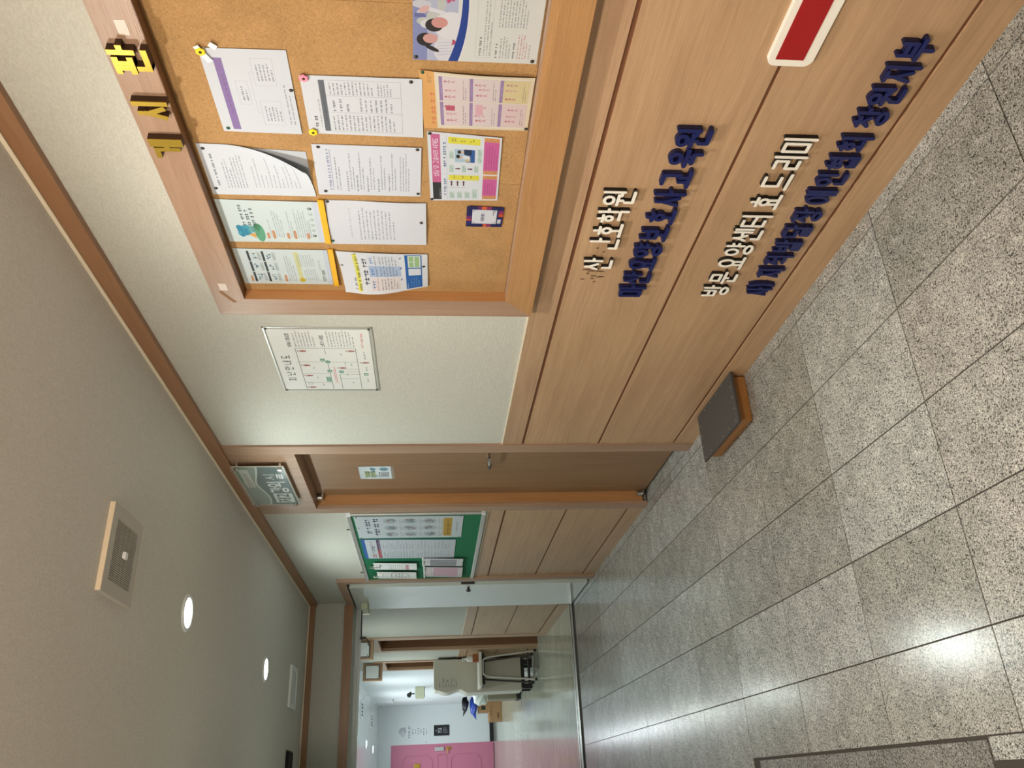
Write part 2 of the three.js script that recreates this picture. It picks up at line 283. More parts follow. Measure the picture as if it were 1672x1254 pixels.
{
  const c = grp('trim_2', 'reddish-brown wood crown moulding around the ceiling edge', 'crown moulding', [0, 0, 0], 0, null, 'structure');
  obj('moulding', bx(1.538, PX, 2.378, CH - 0.004, -7.6, 3.0, 'z', 0.002), M.crown, c);
  obj('moulding', bx(-0.05, 1.538, 2.392, CH - 0.004, -7.6, -7.562, 'x', 0.002), M.crown, c);
  obj('light_strip', [bx(1.533, 1.537, CH - 0.012, CH, -7.56, 3.0), bx(-0.05, 1.533, CH - 0.01, CH, -7.562, -7.558)], M.bead, c);
}
{
  const w = grp('wall_end', 'wallpapered header wall over the opening to the far corridor', 'wall', [0, 0, 0], 0, null, 'structure');
  obj('wallpaper', bx(-0.15, 1.62, 2.06, CH + 0.1, -8.06, -7.6, 'y'), M.wallpaper, w);
  const t = grp('trim_3', 'flat wood casing framing the opening with the white steel door', 'door casing', [0, 0, 0], 0, null, 'structure');
  obj('casing', bx(1.535, PX, 0, 2.115, -6.745, -6.66, 'y', 0.002), M.frame, t);
  obj('casing', bx(1.535, PX, 2.052, 2.116, -7.6, -6.745, 'z', 0.002), M.frame, t);
  obj('casing', bx(-0.05, 1.54, 2.056, 2.134, -7.6, -7.575, 'x', 0.002), M.crown, t);
  obj('head_track', [bx(-0.05, 1.612, 2.03, 2.06, -7.98, -7.86), bx(-0.05, 1.612, 2.006, 2.03, -7.95, -7.93)], M.white, t);
}
{
  const w = grp('wall_left', 'cream wall on the corridor side opposite the notice boards', 'wall', [0, 0, 0], 0, null, 'structure');
  obj('wallpaper', [bx(-0.15, -0.05, 0, CH + 0.05, -8.06, -3.66, 'y'), bx(-1.7, -0.15, 0, CH + 0.05, -3.75, -3.66, 'y'), bx(-1.72, -1.62, 0, CH + 0.05, -3.66, 3.1, 'y')], M.wallpaper, w);
  tag(obj('wall_rear', bx(-1.72, 1.78, 0, CH + 0.05, 3.05, 3.15, 'y'), M.wallpaper), 'cream lobby wall behind the camera', 'wall', null, 'structure');
}
// far corridor shell
const FX = 1.60;
{
  const w = grp('wall_far_right', 'right wall of the far corridor with two recessed wooden doors', 'wall', [0, 0, 0], 0, null, 'structure');
  obj('wallpaper', [bx(FX + .005, 1.85, 0, FCH + .05, -9.93, -8.06, 'y'), bx(FX + .005, 1.85, 2.0, FCH + .05, -10.75, -9.93, 'y'), bx(FX + .005, 1.85, 0, FCH + .05, -11.80, -10.75, 'y'), bx(FX + .005, 1.85, 2.01, FCH + .05, -12.55, -11.80, 'y')], M.wallpaper, w);
  obj('white_plaster', [bx(FX, 1.85, 0, FCH + .05, -16.55, -12.55, 'y'), bx(FX, 1.85, 2.1, FCH + .05, -17.4, -16.55, 'y'), bx(1.69, 1.85, 0, FCH + .05, -19.4, -17.4, 'y')], M.whiteWall, w);
  wainscot(w, -9.75, -8.06, FX); wainscot(w, -11.66, -10.83, FX);
  obj('skirting_board', [bx(FX - .012, FX + .005, 0, .096, -9.75, -8.06, 'z'), bx(FX - .012, FX + .005, 0, .096, -11.66, -10.83, 'z')], M.panel, w);
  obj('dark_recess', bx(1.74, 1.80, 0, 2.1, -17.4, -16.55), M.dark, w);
  obj('recess_frame', [bx(FX - .012, FX + .1, 0, 2.13, -16.585, -16.55), bx(FX - .012, FX + .1, 2.095, 2.13, -17.4, -16.585)], M.white, w);
  obj('cove_moulding', [bx(FX - .05, FX, FCH - .03, FCH, -16.5, -12.6), bx(FX - .09, FX - .02, FCH - .012, FCH, -16.5, -12.6)], M.white, w);
  const e = grp('wall_far_end', 'white end wall of the far corridor beside the pink door', 'wall', [0, 0, 0], 0, null, 'structure');
  obj('white_plaster', [bx(0.9, 1.85, 0, FCH + .05, -19.4, -19.2, 'y'), bx(-0.15, 0.9, 2.2, FCH + .05, -19.4, -19.2, 'y')], M.whiteWall, e);
  obj('black_skirting', bx(0.9, 1.69, 0, 0.085, -19.2, -19.185), M.black, e);
  tag(obj('wall_far_left', bx(-0.15, -0.05, 0, FCH + .05, -19.4, -8.06, 'y'), M.whiteWall), 'white left wall of the far corridor, outside the frame', 'wall', null, 'structure');
}

// ------------------------------------------------------------------ doors
{ // lecture room door: local frame on the right wall, local x = z - (-4.35)
  const d = grp('door_1', 'brown wooden lecture room door in a full-height wooden frame', 'door', [0, 0, 0], 0, null, 'structure');
  const fr = (x0, x1, y0, y1, z0, z1, gr, m = M.frame) => obj('frame_board', bx(x0, x1, y0, y1, z0, z1, gr, 0.0015), m, d);
  fr(1.550, 1.64, 0, 2.378, -3.905, -3.806, 'y'); fr(1.550, 1.64, 2.042, 2.378, -4.80, -3.905, 'y'); fr(1.550, 1.575, 0, 2.378, -4.884, -4.80, 'y');
  obj('jamb_lining', bx(1.575, 1.70, 0.03, 2.042, -4.84, -4.80, 'y'), M.jamb, d);
  const leaf = obj('door_leaf', bx(1.638, 1.678, 0.012, 2.042, -4.80, -3.905, 'y'), M.door, d);
  obj('door_shadow_gap', bx(1.662, 1.70, -0.01, 0.012, -4.80, -3.905), M.black, d);
  const ro = obj('lever_handle', [cyl(.024, .024, .008, 1.634, 1.045, -4.07, 'x'), cyl(.009, .009, .05, 1.61, 1.045, -4.07, 'x'), tube([[1.588, 1.045, -4.065], [1.585, 1.043, -4.10], [1.586, 1.038, -4.16], [1.59, 1.034, -4.19]], .009)], M.chrome, leaf);
  ro.userData.label = 'chrome lever handle'; obj('lock_cylinder', [cyl(.017, .017, .012, 1.633, 1.217, -4.07, 'x'), cyl(.009, .009, .016, 1.632, 1.217, -4.07, 'x')], M.chrome, leaf);
  obj('lever_grip', tube([[1.59, 1.034, -4.185], [1.592, 1.032, -4.24]], .0105), M.darkSteel, leaf);
  obj('sticker_mark', bx(1.637, 1.638, .905, .955, -4.13, -4.065), M.brown, leaf);
  for (const y of [2.022, 0.05]) obj('pivot_hinge', [cyl(.016, .016, .035, 1.615, y, -4.778), bx(1.60, 1.637, y - .02, y - .012, -4.80, -4.75)], M.steel, leaf);
}
{ // white steel door, swung open against the wall
  const d = grp('door_2', 'glossy white steel door standing open against the wall', 'door', [0, 0, 0], 0, null, 'structure');
  const leaf = obj('door_leaf', bx(1.553, 1.598, 0.008, 2.042, -7.86, -6.955, 'y', .002), M.whiteDoor, d);
  obj('latch_plate', bx(1.562, 1.59, .985, 1.10, -6.955, -6.951), M.darkSteel, leaf);
  obj('door_knob', [cyl(.012, .012, .024, 1.541, 1.035, -7.03, 'x'), prep(new THREE.SphereGeometry(.021, 20, 14).scale(.6, 1, 1).translate(1.524, 1.035, -7.03))], M.darkSteel, leaf);
  const c = obj('door_closer', bx(1.50, 1.553, 1.93, 1.985, -7.80, -7.56, 'x', .004), M.beigeGreen, d);
  obj('closer_arm', [bx(1.515, 1.535, 1.985, 1.993, -7.80, -7.72), tube([[1.525, 1.993, -7.76], [1.40, 1.998, -7.84], [1.30, 2.0, -7.90]], .006, 10, 6), cyl(.011, .011, .025, 1.30, 2.0, -7.9)], M.darkSteel, c);
  obj('closer_cap', bx(1.495, 1.55, 1.925, 1.99, -7.835, -7.80, 'x', .004), M.chrome, c);
}
{ // small bracket hanging from the head track
  const b = grp('ceiling_bracket', 'small dark catch hanging from the door head track', 'bracket', [1.30, 1.93, -7.9]);
  obj('mount', [bx(-.02, .02, .062, .075, -.02, .02), cyl(.011, .011, .04, 0, .045, 0)], M.darkSteel, b);
  obj('hook', tube([[0, .03, 0], [-.03, .005, .0], [-.075, .0, 0]], .004, 10, 6), M.black, b);
}
for (const [i, z0, z1, top, lab] of [[0, -10.72, -9.93, 1.975, 'first recessed brown wooden door of the far corridor'], [1, -12.52, -11.80, 1.985, 'second recessed brown door of the far corridor behind the desk']]) {
  const d = grp('door_' + (3 + i), lab, 'door', [0, 0, 0], 0, null, 'structure');
  obj('casing', bx(FX - .006, FX + .03, 0, 2.13, z1, z1 + (i ? .12 : .17), 'y'), M.rail, d);
  obj('casing', bx(FX - .006, FX + .03, top, 2.13, z0, z1, 'z'), M.rail, d);
  obj('casing', bx(FX - .006, FX + .03, 0, 2.13, z0 - .10, z0, 'y'), M.rail, d);
  obj('jamb_lining', [bx(FX + .03, 1.85, 0, top, z0 - .03, z0, 'y'), bx(FX + .03, 1.85, top, top + .02, z0, z1, 'z')], M.brown, d);
  obj('door_leaf', bx(1.79, 1.83, 0, top, z0, z1, 'y'), M.brown, d);
}
{ // pink door at the far end
  const d = grp('door_5', 'pink panelled entrance door at the end of the far corridor', 'door', [0, 0, -19.2], 0, null, 'structure');
  const leaf = obj('door_leaf', bx(-0.03, 0.875, .01, 2.19, -.06, -.01), M.pink, d);
  obj('door_frame', [bx(.875, .9, 0, 2.21, -.1, .005), bx(-.05, .875, 2.19, 2.21, -.1, .005)], M.pink, d);
  const mould = (x0, x1, y0, y1, k) => { const p = [[x0 + k, y0], [x1 - k, y0], [x1, y0 + k], [x1, y1 - k], [x1 - k, y1], [x0 + k, y1], [x0, y1 - k], [x0, y0 + k]].map(([x, y]) => [x, y, -.008]); obj('panel_moulding', tube(p, .012, 64, 6, true, 0), M.pink, leaf); };
  mould(.17, .68, 1.34, 1.95, .09); mould(.17, .68, 1.03, 1.22, .001); mould(.17, .68, .3, .93, .09);
  obj('digital_lock', bx(.755, .835, 1.08, 1.275, -.01, .03, 'x', .01), M.alu, leaf);
  obj('brass_lever', [bx(.78, .83, .92, 1.03, -.01, .005, 'x', .004), cyl(.012, .012, .05, .805, 1.0, .02, 'z'), tube([[.805, 1.0, .04], [.70, 1.0, .04]], .01, 8, 8)], M.brass, leaf);
  obj('knocker_plate', bx(.40, .53, 1.585, 1.72, -.01, .02, 'x', .02), M.brass, leaf);
}

// ------------------------------------------------------------------ big cork notice board
const mitre = (pts, d, z0, grain) => metric(new THREE.ExtrudeGeometry(new THREE.Shape(pts.map((p) => new THREE.Vector2(...p))), { depth: d, bevelEnabled: false }).translate(0, 0, z0), grain);
{
  const zc = -1.35, y0 = 0.996, L = -2.497 - zc, Rr = 0.20 - zc, T = 2.083 - y0, k = 0.098;   // local outer left/right, height, frame width
  const b = onWall('notice_board', 'large framed cork notice board with gold title letters on its top rail', 'notice board', PX, y0, zc);
  const fr = (name, pts, gr) => obj(name, mitre(pts, 0.045, 0, gr), M.frame, b);
  fr('frame_rail', [[L, T], [Rr, T], [Rr - k, T - k], [L + k, T - k]], 'x'); const low = fr('frame_rail', [[L, 0], [L + k, k], [Rr - k, k], [Rr, 0]], 'x'); low.material = M.frameIn;
  fr('frame_stile', [[L, 0], [L, T], [L + k, T - k], [L + k, k]], 'y'); fr('frame_stile', [[Rr, 0], [Rr - k, k], [Rr - k, T - k], [Rr, T]], 'y');
  const xi0 = L + k, xi1 = Rr - k, yi0 = k, yi1 = T - k;
  obj('inner_lip', bx(xi0, xi0 + .002, yi0, yi1, .004, .0445, 'y'), M.jamb, b); obj('inner_lip', bx(xi0, xi1, yi1 - .002, yi1, .004, .0445, 'x'), M.brown, b); obj('inner_lip', bx(xi0, xi1, yi0, yi0 + .002, .0085, .0445, 'x'), M.frame, b);
  for (const [a, c] of [[-2.399, -1.8295], [-1.8285, -1.2395], [-1.2385, -0.62], [-0.619, 0.102]]) obj('cork_panel', bx(a - zc, c - zc, yi0 + .003, yi1, 0, .006), M.cork, b);
  obj('tape_patch', bx(-1.322 - zc, -1.282 - zc, 2.012 - y0, 2.036 - y0, .045, .0456), M.tape, b);
  obj('tape_patch', bx(-2.345 - zc, -2.305 - zc, 2.025 - y0, 2.05 - y0, .045, .0456), M.tape, b);
  obj('smudge', metric(new THREE.PlaneGeometry(.075, .012, 6, 1).rotateZ(.5).translate(-2.385 - zc, 2.035 - y0, .0457)), M.stain, b);
}
{ // gold title letters glued to the top rail
  const g = onWall('title_lettering', 'raised gold letters on the top rail of the cork board', 'sign letters', 1.517, 1.983, -1.52);
  for (const [ch, z, w, h] of [['게', -1.657, .074, .082], ['시', -1.523, .072, .083], ['판', -1.376, .086, .088]]) {
    const body = obj('letter', letterGeo(ch, w, h, .0135, .018, 0, false).translate(z + 1.52, 0, 0), M.goldSide, g);
    obj('gold_face', letterGeo(ch, w, h, .0135, .002, .018, false).translate(z + 1.52, 0, 0), M.gold, body);
  }
}

// ------------------------------------------------------------------ sheets pinned to boards
function tack(parent, x, y, z, mat = M.pinBlack) { obj('thumbtack', prep(new THREE.SphereGeometry(.0052, 14, 8, 0, Math.PI * 2, 0, Math.PI / 2).rotateX(Math.PI / 2).scale(1, 1, .55).translate(x, y, z)), mat, parent); }
function flowerPin(parent, x, y, z, mat) {
  const pet = []; for (let i = 0; i < 6; i++) { const a = i * Math.PI / 3; pet.push(prep(new THREE.SphereGeometry(.0055, 10, 8).scale(1, 1, .45).translate(x + Math.cos(a) * .0065, y + Math.sin(a) * .0065, z + .004))); }
  const f = obj('flower_pin', pet, mat, parent); obj('flower_centre', prep(new THREE.SphereGeometry(.0038, 10, 8).translate(x, y, z + .0055)), M.flowerCore, f);
}
function sheetGeo(q, off, zc, y0, nu = 14, nv = 18) {
  const pos = [], uv = [], idx = [], [TL, TR, BR, BL] = q;
  for (let j = 0; j <= nv; j++) for (let i = 0; i <= nu; i++) {
    const u = i / nu, v = j / nv, z = (BL[0] * (1 - u) + BR[0] * u) * (1 - v) + (TL[0] * (1 - u) + TR[0] * u) * v, y = (BL[1] * (1 - u) + BR[1] * u) * (1 - v) + (TL[1] * (1 - u) + TR[1] * u) * v;
    const o = off(u, v), [dz, dy, dn] = Array.isArray(o) ? o : [0, 0, o]; pos.push(z - zc + dz, y - y0 + dy, dn); uv.push(u, v);
  }
  for (let j = 0; j < nv; j++) for (let i = 0; i < nu; i++) { const a = j * (nu + 1) + i; idx.push(a, a + 1, a + nu + 2, a, a + nu + 2, a + nu + 1); }
  const g = new THREE.BufferGeometry(); g.setAttribute('position', new THREE.Float32BufferAttribute(pos, 3)); g.setAttribute('uv', new THREE.Float32BufferAttribute(uv, 2)); g.setIndex(idx); g.computeVertexNormals(); return g;
}
const wavy = (k, ph) => (u, v) => .0016 + k * (.5 + .5 * Math.sin(u * 4 + ph)) * (.5 + .5 * Math.sin(v * 3 + ph * 2));
function sheet(name, label, cat, q, tex, { plane = 1.5555, off = wavy(.0022, q[0][1] * 40), pins = [], group, rough = .6 } = {}) {
  const y0 = Math.min(q[2][1], q[3][1]), zc = (q[0][0] + q[1][0]) / 2, g = onWall(name, label, cat, plane, y0, zc, group);
  const m = sh(new THREE.Mesh(sheetGeo(q, off, zc, y0), std({ map: tex, color: 0xc6cbd3, roughness: rough, side: THREE.DoubleSide }))); m.name = 'printed_sheet'; g.add(m);
  const uvOf = (z, y) => [(z - q[0][0]) / (q[1][0] - q[0][0]), (y - q[3][1]) / (q[0][1] - q[3][1])];
  for (const [z, y, mat] of pins) { const [u, v] = uvOf(z, y), o = off(Math.max(0, Math.min(1, u)), Math.max(0, Math.min(1, v))), n = (Array.isArray(o) ? o[2] : o) + .0003; if (mat === M.petal || mat === M.petalPink) flowerPin(g, z - zc, y - y0, n, mat); else tack(g, z - zc, y - y0, n, mat); }
  return g;
}
const NB = 'notices pinned to the cork board', INK = '#4a4a4e';
sheet('notice_sheet', 'landscape white notice with purple banner and boxed chart', 'notice', [[-1.646, 1.888], [-1.381, 1.890], [-1.379, 1.690], [-1.649, 1.690]], printed(720, 512, (c, w, h) => {
  fill(c, '#eceef2', 0, 0, w, h); fill(c, '#9a7bb5', 26, 70, w - 100, 50); fine(c, 180, 95, 330, 1, 22, '#84659f', .8, 1);
  c.strokeStyle = '#b9bcc4'; c.lineWidth = 2; box(c, '#c3c6cd', 265, 165, 200, 70, 2); fine(c, 300, 190, 130, 2, 24, INK, .5);
  c.beginPath(); c.moveTo(365, 235); c.lineTo(365, 262); c.moveTo(190, 262); c.lineTo(540, 262); c.moveTo(190, 262); c.lineTo(190, 285); c.moveTo(540, 262); c.lineTo(540, 285); c.stroke();
  for (const x of [80, 430]) { box(c, '#c3c6cd', x, 285, 220, 130, 2); fine(c, x + 40, 310, 140, 5, 22, INK, .45); }
  fine(c, 90, 455, 420, 2, 24, '#6b6b72', .4);
}), { group: NB, pins: [[-1.634, 1.875, M.pinGreen], [-1.499, 1.696, M.pinBlack], [-1.389, 1.884, M.petal]] }).add(...[[.118, .19, .5, .05], [.142, .163, .9, .018]].map(([x, y, a, l]) => { const t = sh(new THREE.Mesh(prep(new THREE.PlaneGeometry(l, .014, 3, 1).rotateZ(a).translate(x, y, .0062)), M.bagWhite)); t.name = 'tape_strip'; return t; }));
sheet('notice_sheet', 'white notice with dark grey header bar over a ruled table', 'notice', [[-1.645, 1.67], [-1.451, 1.67], [-1.448, 1.376], [-1.649, 1.375]], printed(480, 700, (c, w, h) => {
  fill(c, '#eff0f3', 0, 0, w, h); fine(c, 60, 50, 90, 1, 26, '#333', .8, 1); fine(c, 60, 84, 230, 1, 20, '#777', .4, 1); fill(c, '#6c7077', 28, 100, w - 60, 34); fine(c, 120, 116, 240, 1, 22, '#4a4d52', .5, 1);
  box(c, '#8c9096', 28, 134, w - 60, 440, 1.5); for (const x of [190, 325]) { c.beginPath(); c.moveTo(x, 134); c.lineTo(x, 574); c.stroke(); }
  fine(c, 38, 160, 140, 16, 24, '#5b5b60', .45); fine(c, 200, 170, 110, 3, 40, '#5b5b60', .4); fine(c, 200, 330, 110, 7, 30, '#5b5b60', .4); fine(c, 335, 160, 100, 12, 22, '#5b5b60', .45); fine(c, 335, 440, 95, 5, 18, '#5b5b60', .5);
}), { group: NB, pins: [[-1.637, 1.66, M.petal], [-1.457, 1.66, M.petalPink], [-1.458, 1.403]] });
const lettered = (seedy) => printed(480, 680, (c, w, h) => { fill(c, '#f1f4f7', 0, 0, w, h); fine(c, 90, 60, 300, 1, 26, '#44464c', .6, 1); for (let i = 0; i < 7; i++) fine(c, 70, 120 + i * 20, R(140, 330), 1, 20, '#66686e', .42, 1); for (let i = 0; i < 12; i++) fine(c, 80, 300 + i * 26, R(60, 320), 1, 18, '#84868c', .42, 1); });
sheet('notice_sheet', 'white letter in the cork board with its lower right corner curling forward', 'notice', [[-1.899, 1.974], [-1.694, 1.972], [-1.700, 1.687], [-1.899, 1.685]], lettered(1), { group: NB, pins: [[-1.712, 1.958], [-1.872, 1.96]], off: (u, v) => { const k = Math.max(0, u * .75 + (1 - v) * .9 - .95); return [-k * k * .12, k * .02, .002 + k * k * .07]; } });
sheet('notice_sheet', 'plain back sheet showing behind the curling letter', 'notice', [[-1.892, 1.968], [-1.700, 1.966], [-1.716, 1.690], [-1.895, 1.690]], printed(64, 64, (c, w, h) => fill(c, '#dfe2e6', 0, 0, w, h)), { group: NB, off: () => .001 });
sheet('notice_sheet', 'white text notice with bluish underlined title pinned at all four corners', 'notice', [[-1.89, 1.676], [-1.685, 1.672], [-1.686, 1.38], [-1.889, 1.385]], printed(480, 680, (c, w, h) => {
  fill(c, '#eeeff4', 0, 0, w, h); fine(c, 50, 84, 380, 1, 26, '#7c83ae', .7, 1); fill(c, '#8f96bd', 46, 104, 390, 3); fine(c, 50, 130, 370, 2, 20, INK, .42); for (const y of [200, 262, 330, 400, 470]) { fine(c, 40, y, R(120, 200), 1, 20, '#333', .5, 1); fine(c, 60, y + 22, 360, 2, 19, '#55565c', .42); } fine(c, 50, 545, 380, 4, 18, '#6c6d73', .42);
}), { group: NB, pins: [[-1.695, 1.655], [-1.874, 1.655], [-1.693, 1.391], [-1.877, 1.392]] });
sheet('leaflet', 'pale leaflet with blue brush-painted tree in its upper left', 'leaflet', [[-2.124, 1.976], [-1.921, 1.978], [-1.922, 1.684], [-2.121, 1.685]], printed(480, 680, (c, w, h) => {
  fill(c, '#e8f3ef', 0, 0, w, h); fill(c, '#dfe6f2', 0, h - 40, w, 40);
  for (let i = 0; i < 60; i++) ell(c, ['#3aa5bd', '#4fb3c6', '#2f93b4'][i % 3], 130 + R(-55, 55), 130 + R(-40, 45), R(10, 26), R(8, 18)); ell(c, '#74b7b0', 150, 190, 40, 26); ell(c, '#6ab58a', 110, 235, 105, 34); ell(c, '#4d9a6e', 180, 225, 40, 24); poly(c, '#f0b455', [[44, 200], [92, 150], [104, 204]]); for (let i = 0; i < 22; i++) ell(c, '#3b5a44', R(90, 200), R(190, 240), 3, 5);
  fine(c, 190, 140, 240, 3, 34, '#3c4a52', .75, .8);
  for (const [y, n] of [[290, 1], [330, 4], [430, 2], [480, 6], [570, 1]]) { c.fillStyle = '#e0a072'; c.beginPath(); c.roundRect(40, y - 10, n > 3 ? 100 : 72, 20, 10); c.fill(); fine(c, 60, y + 20, 330, n, 16, '#7a8085', .45); }
  for (let i = 0; i < 6; i++) { ell(c, i % 5 ? '#b9c2c2' : '#3a3f3f', 80 + i * 64, 615, 14, 14); ell(c, '#e8f3ef', 80 + i * 64, 612, 6, 7); }
}), { group: NB });
sheet('leaflet', 'pale leaflet with two rows of small pictures and a phone number', 'leaflet', [[-2.357, 1.976], [-2.159, 1.977], [-2.159, 1.684], [-2.357, 1.684]], printed(480, 680, (c, w, h) => {
  fill(c, '#e9f2ee', 0, 0, w, h); fill(c, '#dce4f0', 0, h - 34, w, 34); fill(c, '#e0a072', 34, 62, 80, 18);
  for (const y of [90, 196]) for (let i = 0; i < 3; i++) { fill(c, '#2c3436', 34 + i * 142, y, 132, 17); for (let k = 0; k < 9; k++) ell(c, ['#7d9cab', '#4e6874', '#a9c0c9'][k % 3], 100 + i * 142 + R(-34, 34), y + 48 + R(-14, 14), R(4, 12), R(4, 10)); fill(c, '#cdd6d3', 44 + i * 142, y + 72, 110, 24); fine(c, 50 + i * 142, y + 80, 96, 2, 11, '#98a3a1', .5); }
  c.fillStyle = '#e0a072'; c.beginPath(); c.roundRect(34, 318, 96, 20, 10); c.fill(); fine(c, 44, 352, 380, 4, 17, '#7a8085', .45); fill(c, '#e8e6a6', 30, 428, 420, 34); ell(c, '#e3c52a', 60, 452, 30, 20); fine(c, 60, 480, 160, 7, 15, '#8b9192', .5); fine(c, 250, 446, 180, 8, 16, '#8b9192', .5);
  fine(c, 200, 600, 240, 1, 18, '#8b9192', .6); c.fillStyle = '#2c3230'; c.font = 'bold 34px sans-serif'; c.fillText('1577-1389', 40, 634);
}), { group: NB });
sheet('notice_sheet', 'wavy white notice with a block of text only in its middle', 'notice', [[-2.126, 1.664], [-1.914, 1.663], [-1.918, 1.369], [-2.123, 1.369]], printed(480, 680, (c, w, h) => { fill(c, '#f0f0f4', 0, 0, w, h); fine(c, 70, 150, 330, 1, 22, '#b9bac0', .5, 1); fine(c, 60, 215, 350, 10, 26, '#6f7076', .42); }), { group: NB, pins: [[-1.92, 1.656], [-2.108, 1.659, M.pinGreen], [-2.006, 1.384]], off: (u, v) => .0016 + .0035 * Math.pow(Math.sin(u * 3.14), 2) + .002 * Math.sin(v * 6) * u + .0015 });
sheet('poster_sheet', 'white handbill with yellow highlighted title and blue footer panel', 'poster', [[-2.366, 1.642], [-2.163, 1.658], [-2.174, 1.366], [-2.356, 1.365]], printed(480, 680, (c, w, h) => {
  fill(c, '#f2f2f4', 0, 0, w, h); fine(c, 40, 96, 120, 1, 24, '#444', .8, 1); fill(c, '#f6ee62', 22, 112, 436, 34); fine(c, 34, 130, 410, 1, 30, '#4b4a2c', .75, 1); fine(c, 90, 182, 300, 1, 52, '#3f4047', .8, 1);
  fill(c, '#f3e6e2', 30, 220, 135, 240); fill(c, '#b9cbe6', 172, 220, 135, 250); fill(c, '#eaecf1', 314, 220, 135, 240);
  for (let i = 0; i < 3; i++) { const x = 36 + i * 141; fine(c, x + 18, 240, 90, 1, 32, '#4a7fc0', .85, 1); fine(c, x, 274, 120, 1, 20, i ? '#444' : '#b65', .6, 1); fine(c, x, 310, 122, 6, 24, '#5b5d66', .5); poly(c, '#4a62a8', [[x + 90, 476], [x + 122, 476], [x + 90, 460]]); }
  fill(c, '#1c66b4', 14, 505, 450, 130); fill(c, '#f2f5f2', 286, 528, 168, 98); fill(c, '#a9cf8e', 294, 536, 70, 36); fill(c, '#a9cf8e', 372, 536, 74, 36); fill(c, '#a9cf8e', 294, 580, 150, 36); fine(c, 34, 545, 120, 4, 20, '#8fb7e3', .5); fill(c, '#eef0f3', 178, 528, 92, 98); fine(c, 24, 516, 110, 1, 14, '#cfe0f3', .8);
}), { group: NB, pins: [[-2.239, 1.645, M.pinGrey], [-2.241, 1.379]], off: (u, v) => { const k = Math.max(0, (1 - u) * 1.1 - .35) * (.35 + .65 * Math.sin(Math.min(1, v * 1.05) * 2.2)); return [k * .0, 0, .003 + .055 * k * k + .004 * Math.sin(v * 3.1)]; } });
sheet('poster_sheet', 'orange-topped poster with six pink illustrated panels', 'poster', [[-1.612, 1.372], [-1.421, 1.384], [-1.429, 1.100], [-1.612, 1.101]], printed(480, 720, (c, w, h) => {
  fill(c, '#f6e3c4', 0, 0, w, h); fill(c, '#f3b56a', 0, 0, w, 92); fine(c, 40, 62, 260, 1, 40, '#e8845a', .85, 1); box(c, '#8f7a50', 392, 52, 16, 16, 4); fine(c, 415, 50, 50, 2, 14, '#9c7c4a', .7); fill(c, '#f8ecd8', 18, 104, w - 36, h - 130);
  for (let r = 0; r < 3; r++) for (let i = 0; i < 2; i++) {
    const x = 30 + i * 214, y = 118 + r * 194; fill(c, '#a98bb8', x, y, 204, 22); fine(c, x + 60, y + 12, 90, 1, 14, '#c9b2d2', .7, 1); fill(c, r === 2 ? (i ? '#ecd9a4' : '#f0d6d2') : '#f0dcdb', x, y + 22, 204, 166); box(c, '#c9b9ae', x, y, 204, 188, 1.5);
    for (let k = 0; k < 3; k++) { const px = x + 45 + k * 55 + R(-12, 12), py = y + 70 + R(-16, 22), col = ['#cf6f7e', '#d99aa5', '#c9818f'][k]; ell(c, col, px, py - 18, 8, 9); c.strokeStyle = col; c.lineWidth = 4; c.beginPath(); c.moveTo(px, py - 8); c.lineTo(px, py + 22); c.lineTo(px - 8, py + 44); c.moveTo(px, py + 22); c.lineTo(px + 9, py + 44); c.moveTo(px - 13, py + 10); c.lineTo(px, py); c.lineTo(px + 14, py + 8); c.stroke(); }
    if (r === 0 && !i) { fill(c, '#cf5f78', x + 130, y + 38, 44, 60); } if (r === 1 && !i) fill(c, '#edb9c2', x + 100, y + 40, 90, 50);
    fine(c, x + 14, y + 152, 170, 2, 15, '#7d6f66', .5);
  }
}), { group: NB, pins: [[-1.427, 1.375, M.pinGreen], [-1.605, 1.105]], off: (u, v) => .0022 + .016 * Math.pow(Math.max(0, u - .45), 1.6) * Math.sin(v * 3.1) + .014 * Math.max(0, u - .7) * (1 - v) });
